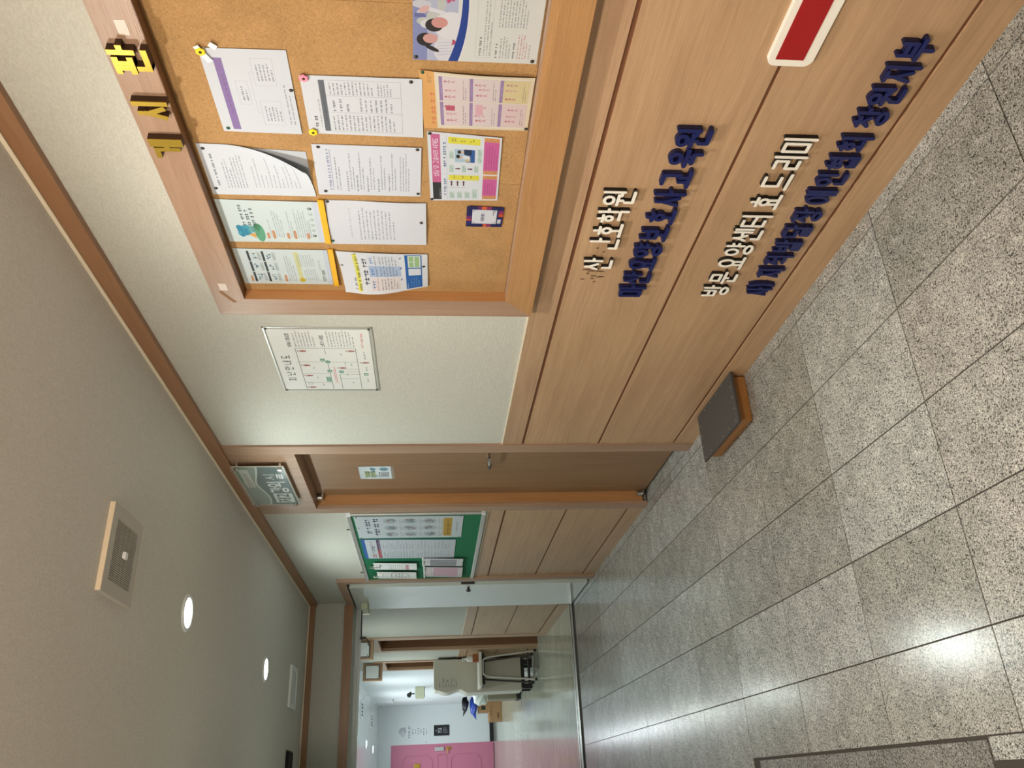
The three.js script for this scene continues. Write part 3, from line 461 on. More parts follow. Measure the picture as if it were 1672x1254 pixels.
sheet('poster_sheet', 'landscape flow chart with pink and black title strip', 'poster', [[-1.906, 1.356], [-1.625, 1.365], [-1.639, 1.165], [-1.899, 1.159]], printed(800, 576, (c, w, h) => {
  fill(c, '#eef1f5', 0, 0, w, h); fill(c, '#2e3033', 16, 26, 214, 70); fine(c, 40, 82, 110, 1, 14, '#c9c9c9', .9, 1); fill(c, '#d96a9b', 230, 26, w - 250, 70); hg(c, '상담 및 고충처리 체계도', 300, 38, 42, '#f7e9f0', .12, .93);
  fine(c, 70, 122, 230, 1, 34, '#3d5c92', .75, 1); fine(c, 420, 122, 280, 1, 34, '#3d5c92', .75, 1); fill(c, '#b9bfc8', 334, 100, 2, 330); fill(c, '#b9bfc8', 16, 144, w - 32, 2);
  fill(c, '#f3ea4c', 262, 160, 62, 250); fill(c, '#f3ea4c', 690, 160, 72, 250); for (let i = 0; i < 3; i++) { fine(c, 285, 200 + i * 70, 24, 1, 22, '#8c7a2a', .8, 1); fine(c, 716, 190 + i * 70, 24, 2, 22, '#8c7a2a', .8, 1); }
  for (let i = 0; i < 4; i++) { fill(c, '#cfe3d8', 30, 162 + i * 64, i > 2 ? 118 : 84, 44); fine(c, 40, 176 + i * 64, 66, 2, 16, '#6c8a7d', .6); if (i < 3) { poly(c, '#6a3a4c', [[190, 176 + i * 50], [235, 176 + i * 50], [235, 168 + i * 50], [254, 182 + i * 50], [235, 196 + i * 50], [235, 188 + i * 50], [190, 188 + i * 50]]); c.strokeStyle = '#777'; c.lineWidth = 3; c.beginPath(); c.arc(156, 182 + i * 50, 18, -1.2, 1.2); c.stroke(); } }
  fill(c, '#b8d4e6', 482, 210, 150, 160); fill(c, '#2c5fa5', 482, 300, 150, 70); fill(c, '#d8c7a0', 490, 290, 60, 44); ell(c, '#e8c6b2', 540, 250, 20, 24); ell(c, '#2a2626', 548, 236, 22, 16); ell(c, '#e8c6b2', 600, 262, 18, 22); ell(c, '#2a2626', 600, 246, 20, 14); fill(c, '#1e3352', 572, 284, 60, 60); fill(c, '#eef1f5', 520, 276, 40, 50);
  for (const [x, y] of [[360, 165], [360, 265], [360, 365], [520, 165], [480, 390], [560, 390]]) { fill(c, '#cfe3d8', x, y, 84, 36); fine(c, x + 8, y + 12, 66, 2, 14, '#6c8a7d', .6); } for (const y of [214, 314]) poly(c, '#6a3a4c', [[396, y], [410, y], [410, y + 24], [418, y + 24], [403, y + 42], [388, y + 24], [396, y + 24]]);
  for (const [x, ww] of [[16, 312], [342, 442]]) { fill(c, '#e8a56a', x, 440, ww, 120); fill(c, '#dd66a6', x + 46, 440, ww - 92, 120); fine(c, x + 70, 462, ww - 160, 5, 20, '#8f3a70', .5); fine(c, x + 12, 460, 26, 5, 20, '#a8682e', .7); fine(c, x + ww - 36, 460, 26, 5, 20, '#a8682e', .7); }
}), { group: NB, pins: [[-1.632, 1.358], [-1.899, 1.352]] });
sheet('poster_sheet', 'hospital flyer with people in a photograph above a blue curve', 'poster', [[-1.391, 1.397], [-1.181, 1.394], [-1.181, 1.100], [-1.391, 1.102]], printed(520, 730, (c, w, h) => {
  fill(c, '#eeede6', 0, 0, w, h); fill(c, '#8f95c4', 0, 0, w, 82); fill(c, '#c3c6dd', 0, 82, w, 170); for (let i = 0; i < 14; i++) ell(c, ['#d9d7de', '#cfd0c9', '#e6e3e6'][i % 3], R(150, w), R(40, 220), R(20, 50), R(20, 60)); fill(c, '#6d70a8', 300, 10, 26, 60);
  ell(c, '#eae6ec', 80, 210, 105, 90); ell(c, '#f0edf0', 250, 215, 90, 100); c.strokeStyle = '#9a9ab4'; c.lineWidth = 2; for (let i = 0; i < 5; i++) { c.beginPath(); c.moveTo(40 + i * 22, 140); c.lineTo(60 + i * 20, 260); c.stroke(); }
  ell(c, '#231a1e', 150, 72, 46, 50); ell(c, '#e2a9a2', 158, 100, 34, 42); ell(c, '#231a1e', 88, 110, 14, 46, .5); ell(c, '#2c2124', 250, 120, 44, 50); ell(c, '#dd9c94', 268, 150, 36, 46); ell(c, '#e8b9b2', 352, 66, 20, 34, -.4); c.strokeStyle = '#ece8ee'; c.lineWidth = 24; c.beginPath(); c.moveTo(330, 180); c.lineTo(356, 90); c.stroke(); for (let i = 0; i < 20; i++) ell(c, '#d25a86', R(400, 470), R(190, 240), 7, 7); for (let i = 0; i < 8; i++) ell(c, '#c03a5a', R(110, 150), R(225, 262), 7, 6);
  c.fillStyle = '#f6f4f1'; c.beginPath(); c.moveTo(0, 210); c.quadraticCurveTo(240, 305, 520, 286); c.lineTo(520, h); c.lineTo(0, h); c.fill(); c.fillStyle = '#173f96'; c.beginPath(); c.moveTo(0, 205); c.quadraticCurveTo(240, 290, 520, 270); c.lineTo(520, 300); c.quadraticCurveTo(240, 330, 0, 262); c.fill(); c.fillStyle = '#eeede6'; c.beginPath(); c.moveTo(0, 268); c.quadraticCurveTo(240, 336, 520, 306); c.lineTo(520, h); c.lineTo(0, h); c.fill();
  c.strokeStyle = '#c9c7c0'; c.lineWidth = 2; c.beginPath(); c.roundRect(34, 360, 440, 90, 12); c.stroke(); fine(c, 48, 384, 130, 1, 24, '#555', .6, 1); fine(c, 48, 408, 400, 3, 17, '#76767a', .5);
  fine(c, 34, 478, 110, 1, 22, '#333', .6, 1); fine(c, 34, 504, 160, 4, 17, '#76767a', .5); fine(c, 250, 486, 200, 10, 17, '#76767a', .5); fine(c, 34, 580, 120, 1, 22, '#333', .6, 1); fine(c, 34, 606, 190, 4, 16, '#c9655c', .5); fine(c, 34, 674, 160, 1, 16, '#777', .5);
}), { group: NB, pins: [[-1.382, 1.39], [-1.383, 1.113]] });
{ // small coloured payment card
  const g = sheet('payment_card', 'small navy and orange card with white centre pinned low on the cork', 'card', [[-2.022, 1.248], [-1.924, 1.248], [-1.930, 1.136], [-2.025, 1.138]], printed(384, 448, (c, w, h) => {
    fill(c, '#20215e', 0, 0, w, h); const cols = ['#e4572e', '#7a2b74', '#8d2f6b', '#ef6a3a', '#2a2a78', '#a0346a'];
    for (const [x, y, k] of [[0, 210, 3], [0, 250, 5], [100, 0, 0], [150, 0, 1], [330, 130, 1], [330, 180, 3], [330, 240, 5], [200, 392, 0], [260, 392, 5], [120, 392, 4], [60, 0, 4]]) fill(c, cols[k], x, y, 56, 60);
    fill(c, '#f3f3f7', 62, 70, 262, 300); c.strokeStyle = '#333355'; c.lineWidth = 5; for (const [x, y, sx, sy] of [[76, 86, 1, 1], [310, 86, -1, 1], [76, 354, 1, -1], [310, 354, -1, -1]]) { c.beginPath(); c.moveTo(x + 30 * sx, y); c.lineTo(x, y); c.lineTo(x, y + 30 * sy); c.stroke(); }
    hg(c, '제로페이', 104, 178, 42, '#23235c', .13, .92); c.fillStyle = '#23235c'; c.font = 'bold 26px sans-serif'; c.fillText('zeropay', 218, 336); fill(c, '#f0f0f4', 70, 384, 80, 44); fine(c, 78, 398, 60, 2, 16, '#444', .6);
  }), { off: (u, v) => .003 + .002 * v, rough: .35 });
}
for (const [q, lab] of [[[-2.121, -1.911, 1.668, 1.684], 'yellow clip bar under the brush-painted tree leaflet'], [[-2.36, -2.153, 1.667, 1.682], 'yellow clip bar under the phone number leaflet']]) {
  const g = onWall('clip_bar', lab, 'clip bar', 1.5555, q[2], (q[0] + q[1]) / 2, 'yellow plastic clip bars'), hw = (q[1] - q[0]) / 2;
  obj('bar', bx(-hw, hw, 0, q[3] - q[2], .0015, .007, 'x', .0015), M.yellowPlastic, g); obj('lower_lip', bx(-hw, hw, -.003, 0, .0015, .010, 'x', .001), M.yellowPlastic, g);
}

// ------------------------------------------------------------------ raised lettering on the wainscot
function lettering(name, label, list, yb, h, w, t, d, mats, plane = WX) {
  const zc = list[0][1], g = onWall(name, label, 'sign letters', plane, yb, zc);
  for (const [ch, z, ww = w, dy = 0] of list) { const b = obj('letter', letterGeo(ch, ww, h, t, d - .002).translate(z - zc, dy, 0), mats[0], g); obj('letter_face', letterGeo(ch, ww, h, t * (mats[2] ?? 1), .0015, d).translate(z - zc, dy, 0), mats[1], b); }
  return g;
}
const WL = [M.letterSide, M.whiteFace], NL = [M.navyBody, M.navyFace];
const r1 = lettering('wall_lettering', 'white letters in the uppermost row, partly broken off with glue marks', [['산', -2.203], ['\u0001', -2.091], ['호', -2.02], ['학', -1.947, .072], ['원', -1.862, .078]], .752, .100, .072, .0095, .013, WL);
{ // glue left where letters fell off
  const gl = []; for (const [z, y, l, a] of [[-2.252, .83, .03, .1], [-2.26, .808, .036, .05], [-2.248, .79, .014, 1.4], [-2.275, .822, .012, 0], [-2.29, .80, .02, 0], [-2.295, .776, .026, .1], [-2.262, .782, .03, -.1], [-2.31, .835, .014, .1], [-2.305, .802, .01, 0], [-2.235, .785, .012, 0], [-2.228, .762, .01, .3], [-2.13, .815, .008, 0], [-2.135, .775, .008, .4], [-2.15, .79, .007, 0], [-2.325, .79, .01, 0]]) gl.push(prep(new THREE.SphereGeometry(.003, 8, 6).scale(l * 190, 1, .4).rotateZ(a + Math.PI / 2).translate(z + 2.203, y - .752, .0003)));
  obj('glue_residue', gl, M.glue, r1);
}
lettering('wall_lettering', 'navy letters in the second row, right under the broken white row', [['마', -2.361], ['산', -2.281], ['요', -2.199], ['양', -2.122], ['보', -2.034], ['호', -1.947], ['사', -1.86], ['교', -1.775], ['육', -1.688], ['원', -1.606, .082]], .602, .100, .078, .0125, .015, NL);
lettering('wall_lettering', 'complete row of white letters on the lower wainscot panel', [['방', -2.355], ['문', -2.272], ['요', -2.185], ['양', -2.109], ['센', -2.03], ['터', -1.955], ['효', -1.867], ['드', -1.776], ['리', -1.691, .07], ['미', -1.622, .072]], .300, .098, .074, .0095, .013, WL);
lettering('wall_lettering', 'longest row of navy letters nearest the floor', [['사', -2.352, .058], [')', -2.308, .03], ['지', -2.234, .066], ['적', -2.158, .07], ['발', -2.083, .07], ['달', -2.005, .07], ['장', -1.926, .072], ['애', -1.838, .072], ['인', -1.757, .070], ['협', -1.684, .068], ['회', -1.610, .070], ['창', -1.516, .074], ['원', -1.438, .072], ['지', -1.364, .068], ['부', -1.293, .074]], .146, .095, .072, .0115, .015, NL);
{ // red bar with white border
  const g = onWall('red_sign_plate', 'red bar sign plate with a rounded white border', 'sign', WX, .431, -1.17);
  const rr = (x0, x1, y0, y1, r) => { const s = new THREE.Shape(); s.moveTo(x0 + r, y0); s.lineTo(x1 - r, y0); s.absarc(x1 - r, y0 + r, r, -Math.PI / 2, 0); s.lineTo(x1, y1 - r); s.absarc(x1 - r, y1 - r, r, 0, Math.PI / 2); s.lineTo(x0 + r, y1); s.absarc(x0 + r, y1 - r, r, Math.PI / 2, Math.PI); s.lineTo(x0, y0 + r); s.absarc(x0 + r, y0 + r, r, Math.PI, 1.5 * Math.PI); return s; };
  obj('white_border', new THREE.ExtrudeGeometry(rr(-.188, .45, 0, .113, .022), { depth: .012, bevelEnabled: true, bevelSize: .0008, bevelThickness: .0008, bevelSegments: 1 }), M.whiteFace, g);
  obj('red_panel', bx(-.168, .43, .026, .096, .0125, .0145), M.red, g);
}

// ------------------------------------------------------------------ evacuation plan on the wallpaper
{
  const z0 = -3.178, z1 = -2.668, y0 = 1.588, y1 = 1.966, zc = (z0 + z1) / 2;
  const g = onWall('evacuation_plan', 'white evacuation plan poster in clear film on the wallpaper', 'poster', PX, y0 - .012, zc);
  const W2 = (z1 - z0) / 2, Hh = y1 - y0;
  const tex = printed(900, 668, (c, w, h) => {
    fill(c, '#f0f3f3', 0, 0, w, h); hg(c, '피 난 안 내 도', 150, 40, 58, '#26282c', .11, 1.05);
    const L = (col, lw, ...p) => { c.strokeStyle = col; c.lineWidth = lw; c.beginPath(); for (let i = 0; i < p.length; i += 2) c[i ? 'lineTo' : 'moveTo'](p[i], p[i + 1]); c.stroke(); };
    const K = '#5c6266'; L(K, 4, 10, 152, 640, 152, 640, 560); L(K, 4, 10, 560, 640, 560); L(K, 4, 10, 350, 470, 350); L(K, 4, 10, 418, 250, 418); L(K, 3, 120, 152, 120, 350); L(K, 3, 260, 152, 260, 350); L(K, 3, 440, 152, 440, 560); L(K, 3, 180, 418, 180, 560); L(K, 3, 250, 418, 250, 560); L(K, 3, 330, 430, 330, 560); L(K, 3, 370, 470, 440, 470); L(K, 3, 560, 350, 640, 350); L(K, 3, 290, 420, 290, 560);
    L('#d8707a', 4, 100, 390, 360, 390, 360, 372); L('#d8707a', 4, 130, 380, 330, 380);
    for (const [x, y] of [[40, 190], [230, 190], [390, 190], [600, 190], [350, 440], [600, 520], [430, 608]]) { c.strokeStyle = '#8a3d3d'; c.lineWidth = 5; c.beginPath(); c.ellipse(x, y, 9, 30, 0, 0, 7); c.stroke(); fill(c, '#a84a48', x - 9, y - 8, 18, 40); }
    for (const [x, y] of [[150, 330], [190, 330], [300, 350], [440, 352], [470, 318], [290, 432], [250, 608]]) { fill(c, '#2f8a72', x - 18, y - 16, 36, 32); fill(c, '#e9f5f0', x - 6, y - 10, 8, 22); }
    box(c, '#8b8f94', 90, 175, 24, 30, 3); for (const [x, y] of [[60, 280], [180, 250], [330, 240], [540, 450], [230, 470], [380, 510], [100, 500]]) fine(c, x, y, 30, 1, 22, '#777', .6, 1);
    hg(c, '화재시 대피요령', 660, 108, 27, '#2b2d33', .12, .92); fine(c, 662, 160, 220, 7, 21, '#54575e', .5); hg(c, '소화기 사용법', 660, 330, 27, '#2b2d33', .12, .92); fine(c, 662, 382, 220, 9, 21, '#54575e', .5);
    fine(c, 120, 612, 60, 1, 24, '#666', .6, 1); fine(c, 300, 612, 60, 1, 24, '#666', .6, 1); fine(c, 480, 612, 100, 1, 22, '#666', .6, 1); fine(c, 640, 608, 200, 1, 26, '#d06a6a', .7, 1);
  });
  const s = sh(new THREE.Mesh(new THREE.PlaneGeometry(W2 * 2, Hh, 1, 1).translate(0, Hh / 2 + .012, .003), std({ map: tex, roughness: .25 }))); s.name = 'printed_sheet'; g.add(s);
  obj('film_sleeve', bx(-W2 - .012, W2 + .012, 0, Hh + .024, .0035, .0042), M.film, g);
  obj('backing_edge', [bx(-W2 - .012, W2 + .012, -.002, .004, .0003, .003), bx(-W2 - .012, W2 + .012, Hh + .018, Hh + .024, .0003, .003), bx(-W2 - .012, -W2 - .006, 0, Hh + .024, .0003, .003), bx(W2 + .006, W2 + .012, 0, Hh + .024, .0003, .003)], M.alu, g);
  for (const [x, y] of [[-W2 - .002, .012], [W2 + .002, .012], [-W2 - .002, Hh + .012], [W2 + .002, Hh + .012]]) tack(g, x, y, .0045, M.darkSteel);
}

// ------------------------------------------------------------------ acrylic room sign above the door
{
  const z0 = -4.62, z1 = -4.005, y0 = 2.11, y1 = 2.372, zc = (z0 + z1) / 2, w2 = (z1 - z0) / 2, hh = y1 - y0;
  const g = onWall('room_sign', 'green glass room sign on standoffs above the brown lecture room door', 'sign', 1.550, y0, zc);
  const tex = printed(960, 410, (c, w, h) => {
    fill(c, '#5a7276', 0, 0, w, h); c.fillStyle = '#93a39f'; c.beginPath(); c.moveTo(0, 0); c.lineTo(w, 0); c.lineTo(w, 180); c.bezierCurveTo(740, 160, 620, 90, 480, 120); c.bezierCurveTo(300, 150, 200, 190, 0, 140); c.fill();
    c.fillStyle = '#6f8f7e'; c.beginPath(); c.moveTo(560, 0); c.lineTo(w, 0); c.lineTo(w, 110); c.bezierCurveTo(800, 110, 700, 40, 560, 0); c.fill(); c.strokeStyle = '#d5e2d9'; c.lineWidth = 16; c.beginPath(); c.moveTo(0, 150); c.bezierCurveTo(200, 200, 300, 160, 480, 128); c.bezierCurveTo(620, 100, 740, 170, w, 188); c.stroke();
    fill(c, '#cfd8d0', 470, 30, 430, 76); hg(c, '마산요양보호사교육원', 492, 48, 36, '#6d6a64', .09, .92, .9);
    fill(c, '#dfe8e4', 50, 216, 250, 170); hg(c, '제', 66, 236, 128, '#2f3d3c', .115, 1); c.fillStyle = '#3c4c4a'; c.font = 'bold 150px sans-serif'; c.fillText('2', 200, 352); hg(c, '강의', 318, 214, 158, '#ffffff', .12, .98); hg(c, '실', 660, 214, 158, '#ffffff', .075, .98);
  });
  const face = sh(new THREE.Mesh(new THREE.PlaneGeometry(w2 * 2 - .012, hh - .012).translate(0, hh / 2, .0268), std({ map: tex, roughness: .12 }))); face.name = 'printed_face'; g.add(face);
  obj('backing_panel', bx(-w2, w2, 0, hh, .022, .0265, 'x', .001), M.beige, g);
  obj('glass_plate', bx(-w2 - .006, w2 + .006, -.006, hh + .006, .028, .034), M.acryl, g);
  for (const x of [-w2 + .02, w2 - .02]) for (const y of [.022, hh - .022]) obj('standoff', [cyl(.009, .009, .022, x, y, .011, 'z'), cyl(.012, .012, .008, x, y, .037, 'z')], M.chrome, g);
}
{ // laminated card on the door
  const z0 = -4.52, z1 = -4.31, y0 = 1.565, y1 = 1.765, zc = (z0 + z1) / 2, w2 = (z1 - z0) / 2;
  const g = onWall('door_card', 'small laminated picture card taped to the brown lecture room door', 'card', 1.638, y0, zc);
  const tex = printed(256, 256, (c, w, h) => { fill(c, '#dfeaf2', 0, 0, w, h); for (let i = 0; i < 6; i++) fill(c, ['#8ba05a', '#a3b06c', '#7f9450'][i % 3], 30 + (i % 3) * 44, 44 + Math.floor(i / 3) * 44, 42, 40); fine(c, 40, 66, 110, 3, 32, '#4c5a2c', .8); ell(c, '#3b7f9a', 190, 120, 46, 26, -.5); ell(c, '#eef3f6', 176, 150, 26, 24); ell(c, '#3b7f9a', 200, 200, 34, 36); fill(c, '#8d93a0', 50, 172, 70, 50); c.strokeStyle = '#333'; c.lineWidth = 8; c.strokeRect(36, 160, 98, 70); });
  const s = sh(new THREE.Mesh(new THREE.PlaneGeometry(w2 * 2 - .012, y1 - y0 - .02).translate(0, (y1 - y0) / 2 + .006, .0018), std({ map: tex, roughness: .4 }))); s.name = 'printed_sheet'; g.add(s);
  obj('laminate', bx(-w2, w2, 0, y1 - y0, .002, .0025), M.film, g);
}

// ------------------------------------------------------------------ green felt board and what hangs on it
{
  const z0 = -6.70, z1 = -4.90, y0 = 1.008, y1 = 1.880, zc = -5.8, w2 = .90, hh = y1 - y0;
  const g = onWall('green_notice_board', 'green felt notice board with aluminium frame beside the brown door', 'notice board', PX, y0, zc);
  obj('felt_panel', bx(-w2 + .02, w2 - .02, .02, hh - .02, 0, .012), M.greenFelt, g);
  const fp = (x0, x1, ya, yb) => obj('frame_profile', bx(x0, x1, ya, yb, 0, .022, 'x', .005), M.alu, g);
  fp(-w2 + .03, w2 - .03, 0, .028); fp(-w2 + .03, w2 - .03, hh - .028, hh); fp(-w2, -w2 + .028, .03, hh - .03); fp(w2 - .028, w2, .03, hh - .03);
  for (const [x, y, a] of [[w2 - .03, hh - .03, 0], [-w2 + .03, hh - .03, 1], [-w2 + .03, .03, 2], [w2 - .03, .03, 3]]) { const s = new THREE.Shape(); s.absarc(0, 0, .03, 0, Math.PI / 2); s.absarc(0, 0, .003, Math.PI / 2, 0, true); obj('corner_cap', prep(new THREE.ExtrudeGeometry(s, { depth: .024, bevelEnabled: false }).rotateZ(a * Math.PI / 2).translate(x, y, 0)), M.white, g); }
  for (const x of [.55, -.62]) obj('hanging_hook', [tube([[x, hh - .01, .01], [x, hh + .012, .01], [x + .006, hh + .022, .012]], .004, 8, 6)], M.darkSteel, g);
}
const GB = 'papers on the green notice board', GP = 1.549;
sheet('poster_sheet', 'white health poster with nine small pictures on the green board', 'poster', [[-5.444, 1.837], [-4.959, 1.837], [-4.964, 1.150], [-5.455, 1.150]], printed(480, 680, (c, w, h) => {
  fill(c, '#edf3f3', 0, 0, w, h); fine(c, 110, 66, 280, 1, 44, '#30325c', .85, 1); fine(c, 70, 118, 350, 1, 46, '#30325c', .85, 1);
  for (let r = 0; r < 3; r++) for (let i = 0; i < 3; i++) { const x = 90 + i * 145, y = 220 + r * 125; ell(c, '#cfd8d8', x, y, 56, 44); for (let k = 0; k < 10; k++) ell(c, ['#8a9aa0', '#b98f8a', '#7d9a8c', '#aeb9c6'][k % 4], x + R(-34, 34), y + R(-26, 26), R(5, 14), R(6, 16)); fine(c, x - 46, y + 58, 92, 2, 14, '#7d8488', .55); }
  fill(c, '#dfae3f', 40, 560, 400, 52); for (let i = 0; i < 8; i++) poly(c, '#edd48a', [[60 + i * 45, 560], [80 + i * 45, 540], [100 + i * 45, 560]]); fine(c, 70, 584, 330, 1, 30, '#8a6414', .8, 1); fine(c, 140, 642, 220, 1, 20, '#888', .6, 1);
}), { plane: GP, group: GB, pins: [[-4.972, 1.822], [-5.43, 1.822], [-4.975, 1.165], [-5.44, 1.165], [-5.2, 1.822]] });
sheet('poster_sheet', 'white schedule chart with blue edge and red and purple headings', 'poster', [[-5.983, 1.834], [-5.474, 1.832], [-5.501, 1.184], [-6.005, 1.185]], printed(500, 640, (c, w, h) => {
  fill(c, '#3a72c2', 0, 0, w, h); fill(c, '#eff2f3', 4, 24, w - 12, h - 24); fine(c, 40, 62, 120, 1, 40, '#c85a5a', .85, 1); fine(c, 170, 62, 170, 1, 38, '#555', .8, 1); fine(c, 350, 58, 110, 1, 26, '#c9a07a', .8, 1); fill(c, '#c8474a', 20, 100, 220, 24); fill(c, '#5c3d68', 240, 100, 246, 24); fine(c, 40, 112, 420, 1, 20, '#e8d8dc', .7, 1);
  c.strokeStyle = '#c3c7cc'; c.lineWidth = 1.5; for (let y = 124; y < 600; y += 22) { c.beginPath(); c.moveTo(20, y); c.lineTo(486, y); c.stroke(); } for (let r = 0; r < 11; r++) { fine(c, 30, 140 + r * 20, 190, 1, 17, '#8b8f98', .5, R(.4, 1)); fine(c, 260, 140 + r * 20, 210, 1, 17, '#a88fa0', .5, R(.4, 1)); } for (let r = 0; r < 10; r++) { fine(c, 30, 380 + r * 24, 200, 1, 17, '#9aa0a8', .45, R(.3, 1)); fine(c, 260, 380 + r * 24, 200, 1, 17, '#9aa0a8', .45, R(.3, 1)); }
}), { plane: GP, group: GB });
function bag(label, q, draw, clip, kind) {           // clear sleeve with papers in it
  const zc = (q[0] + q[1]) / 2, w = q[1] - q[0], h = q[3] - q[2], g = onWall('hanging_sleeve', label, 'paper sleeve', GP, q[2], zc, GB);
  const m = sh(new THREE.Mesh(sheetGeo([[-w / 2, h], [w / 2, h], [w / 2, 0], [-w / 2, 0]], (u, v) => .009 + .010 * (1 - v) + .005 * Math.sin(u * 9 + q[0] * 7), 0, 0, 16, 10), std({ map: printed(256, 320, draw), roughness: .5, side: THREE.DoubleSide }))); m.name = 'paper_stack'; g.add(m);
  if (kind === 'clip') obj('bulldog_clip', [bx(-.03, .03, h - .045, h + .005, .008, .02, 'x', .003), tube([[-.02, h - .01, .02], [-.022, h + .03, .02], [.022, h + .03, .02], [.02, h - .01, .02]], .003, 16, 6)], M.chrome, g);
  else obj('top_fold', bx(-w / 2, w / 2, h - .008, h + .004, .002, .016, 'x', .003), M.bagWhite, g);
}
bag('clipped text slips on the green board, right of the ringed drawing', [-6.29, -6.075, 1.463, 1.786], (c, w, h) => { fill(c, '#e9eded', 0, 0, w, h); fine(c, 30, 110, 190, 8, 16, '#8b9096', .5); fill(c, '#c79aa4', 30, 236, 190, 24); }, 1, 'clip');
bag('clipped sheet with a hand-drawn ring next to the wood casing', [-6.60, -6.35, 1.471, 1.777], (c, w, h) => { fill(c, '#e6eae8', 0, 0, w, h); c.strokeStyle = '#4b4f50'; c.lineWidth = 4; c.beginPath(); c.ellipse(120, 190, 90, 70, -.5, 0, 7); c.stroke(); fine(c, 60, 150, 130, 4, 26, '#55585c', .7); }, 1, 'clip');
bag('grey clear sleeve hanging low on the green board', [-6.19, -5.985, 1.117, 1.417], (c, w, h) => { fill(c, '#c9c9cf', 0, 0, w, h); fill(c, '#8d8f98', 20, 60, w - 40, 210); }, 0, 'sleeve');
bag('pinkish clear sleeve hanging low beside the wood casing', [-6.575, -6.225, 1.11, 1.41], (c, w, h) => { fill(c, '#d6cbd2', 0, 0, w, h); fill(c, '#cba6b8', 20, 80, w - 50, 200); fine(c, 40, 60, 160, 2, 18, '#9a8f96', .6); }, 0, 'sleeve');

// ------------------------------------------------------------------ footstep in front of the wainscot
{
  const g = grp('step_box', 'low wooden step with dark riveted metal top by the wainscot', 'step', [1.44, 0, -3.24]);
  const wb = (x0, x1, y0, y1, z0, z1, gr) => obj('side_board', bx(x0, x1, y0, y1, z0, z1, gr, .0015), M.stepWood, g);
  wb(-.095, -.077, 0, .068, -.225, .205, 'z'); wb(.092, .110, 0, .068, -.225, .205, 'z'); wb(-.077, .092, 0, .068, .187, .205, 'x'); wb(-.077, .092, 0, .068, -.225, -.207, 'x');
  const p = obj('metal_top', bx(-.121, .112, .068, .080, -.228, .247, 'x', .0025), M.plate, g);
  const sc = [], q = (x, z) => obj('screw_head', cyl(.0042, .0045, .002, x, .0808, z, 'y', 10), M.chrome, p);
  for (let i = 0; i < 6; i++) { const z = -.2 + i * .084; q(-.105, z); q(.097, z); } for (const x of [-.05, .0, .05]) { q(x, .225); q(x, -.205); }
}

// ------------------------------------------------------------------ ceiling fittings
{
  const g = grp('ceiling_grille', 'square beige ventilation grille sagging from the ceiling', 'vent', [.787, CH, -2.935]);
  obj('grille_plate', [bx(-.148, .148, -.017, -.012, -.15, -.105), bx(-.148, .148, -.017, -.012, .105, .15), bx(-.148, -.105, -.017, -.012, -.105, .105), bx(.105, .148, -.017, -.012, -.105, .105)], M.grille, g);
  for (const z of [.15, -.154]) obj('edge_band', bx(-.15, .15, -.017, 0, z, z + .004), M.grilleEdge, g); for (const x of [-.152, .148]) obj('side_band', bx(x, x + .004, -.017, 0, -.15, .15), M.grille, g);
  obj('dark_duct', bx(-.105, .105, -.006, -.002, -.105, .105), M.dark, g);
  const sl = []; for (let i = 0; i < 30; i++) { const x = -.102 + i * .00703; sl.push(bx(x - .0016, x + .0016, -.0165, -.009, -.105, .105)); } const m = obj('slats', sl, M.grille, g); m.userData.kind = 'stuff';
  obj('cross_bar', [-.04, .0, .04].map((z) => bx(-.105, .105, -.0165, -.011, z - .002, z + .002)), M.grille, g);
  obj('centre_badge', bx(-.012, .012, -.029, -.0165, -.011, .016, 'x', .003), M.white, g);
}
{
  const g = grp('air_vent', 'slim white air vent close to the end wall crown moulding', 'vent', [.775, CH, -6.93]);
  obj('vent_frame', [bx(-.155, .155, -.016, 0, .12, .15), bx(-.155, .155, -.016, 0, -.15, -.12), bx(-.155, -.125, -.016, 0, -.12, .12), bx(.125, .155, -.016, 0, -.12, .12)], M.white, g);
  for (let i = 0; i < 6; i++) obj('louvre', bx(-.125, .125, -.012, -.009, -.11 + i * .041, -.085 + i * .041), M.white, g);
  obj('dark_duct', bx(-.125, .125, -.003, -.001, -.12, .12), M.dark, g);
  const k = grp('ceiling_sensor', 'dark panel on the ceiling at the left edge near the end wall', 'sensor', [.24, CH, -6.98]);
  obj('sensor_body', bx(-.075, .075, -.022, 0, -.11, .11, 'x', .006), M.dark, k); obj('sensor_rim', bx(-.085, .085, -.008, 0, -.12, .12, 'x', .003), M.black, k);
  for (const [z, lab] of [[-14.6, 'nearer flat grey vent in the far white ceiling'], [-17.0, 'farther flat grey vent in the far white ceiling']]) { const v = grp('ceiling_vent', lab, 'vent', [1.25, FCH, z], 0, 'far ceiling vents'); obj('vent_frame', bx(-.15, .15, -.012, 0, -.15, .15, 'x', .002), M.white, v); obj('vent_slot', [-.08, -.03, .03, .08].map((x) => bx(x - .014, x + .014, -.0135, -.011, -.12, .12)), M.dark, v); }
}

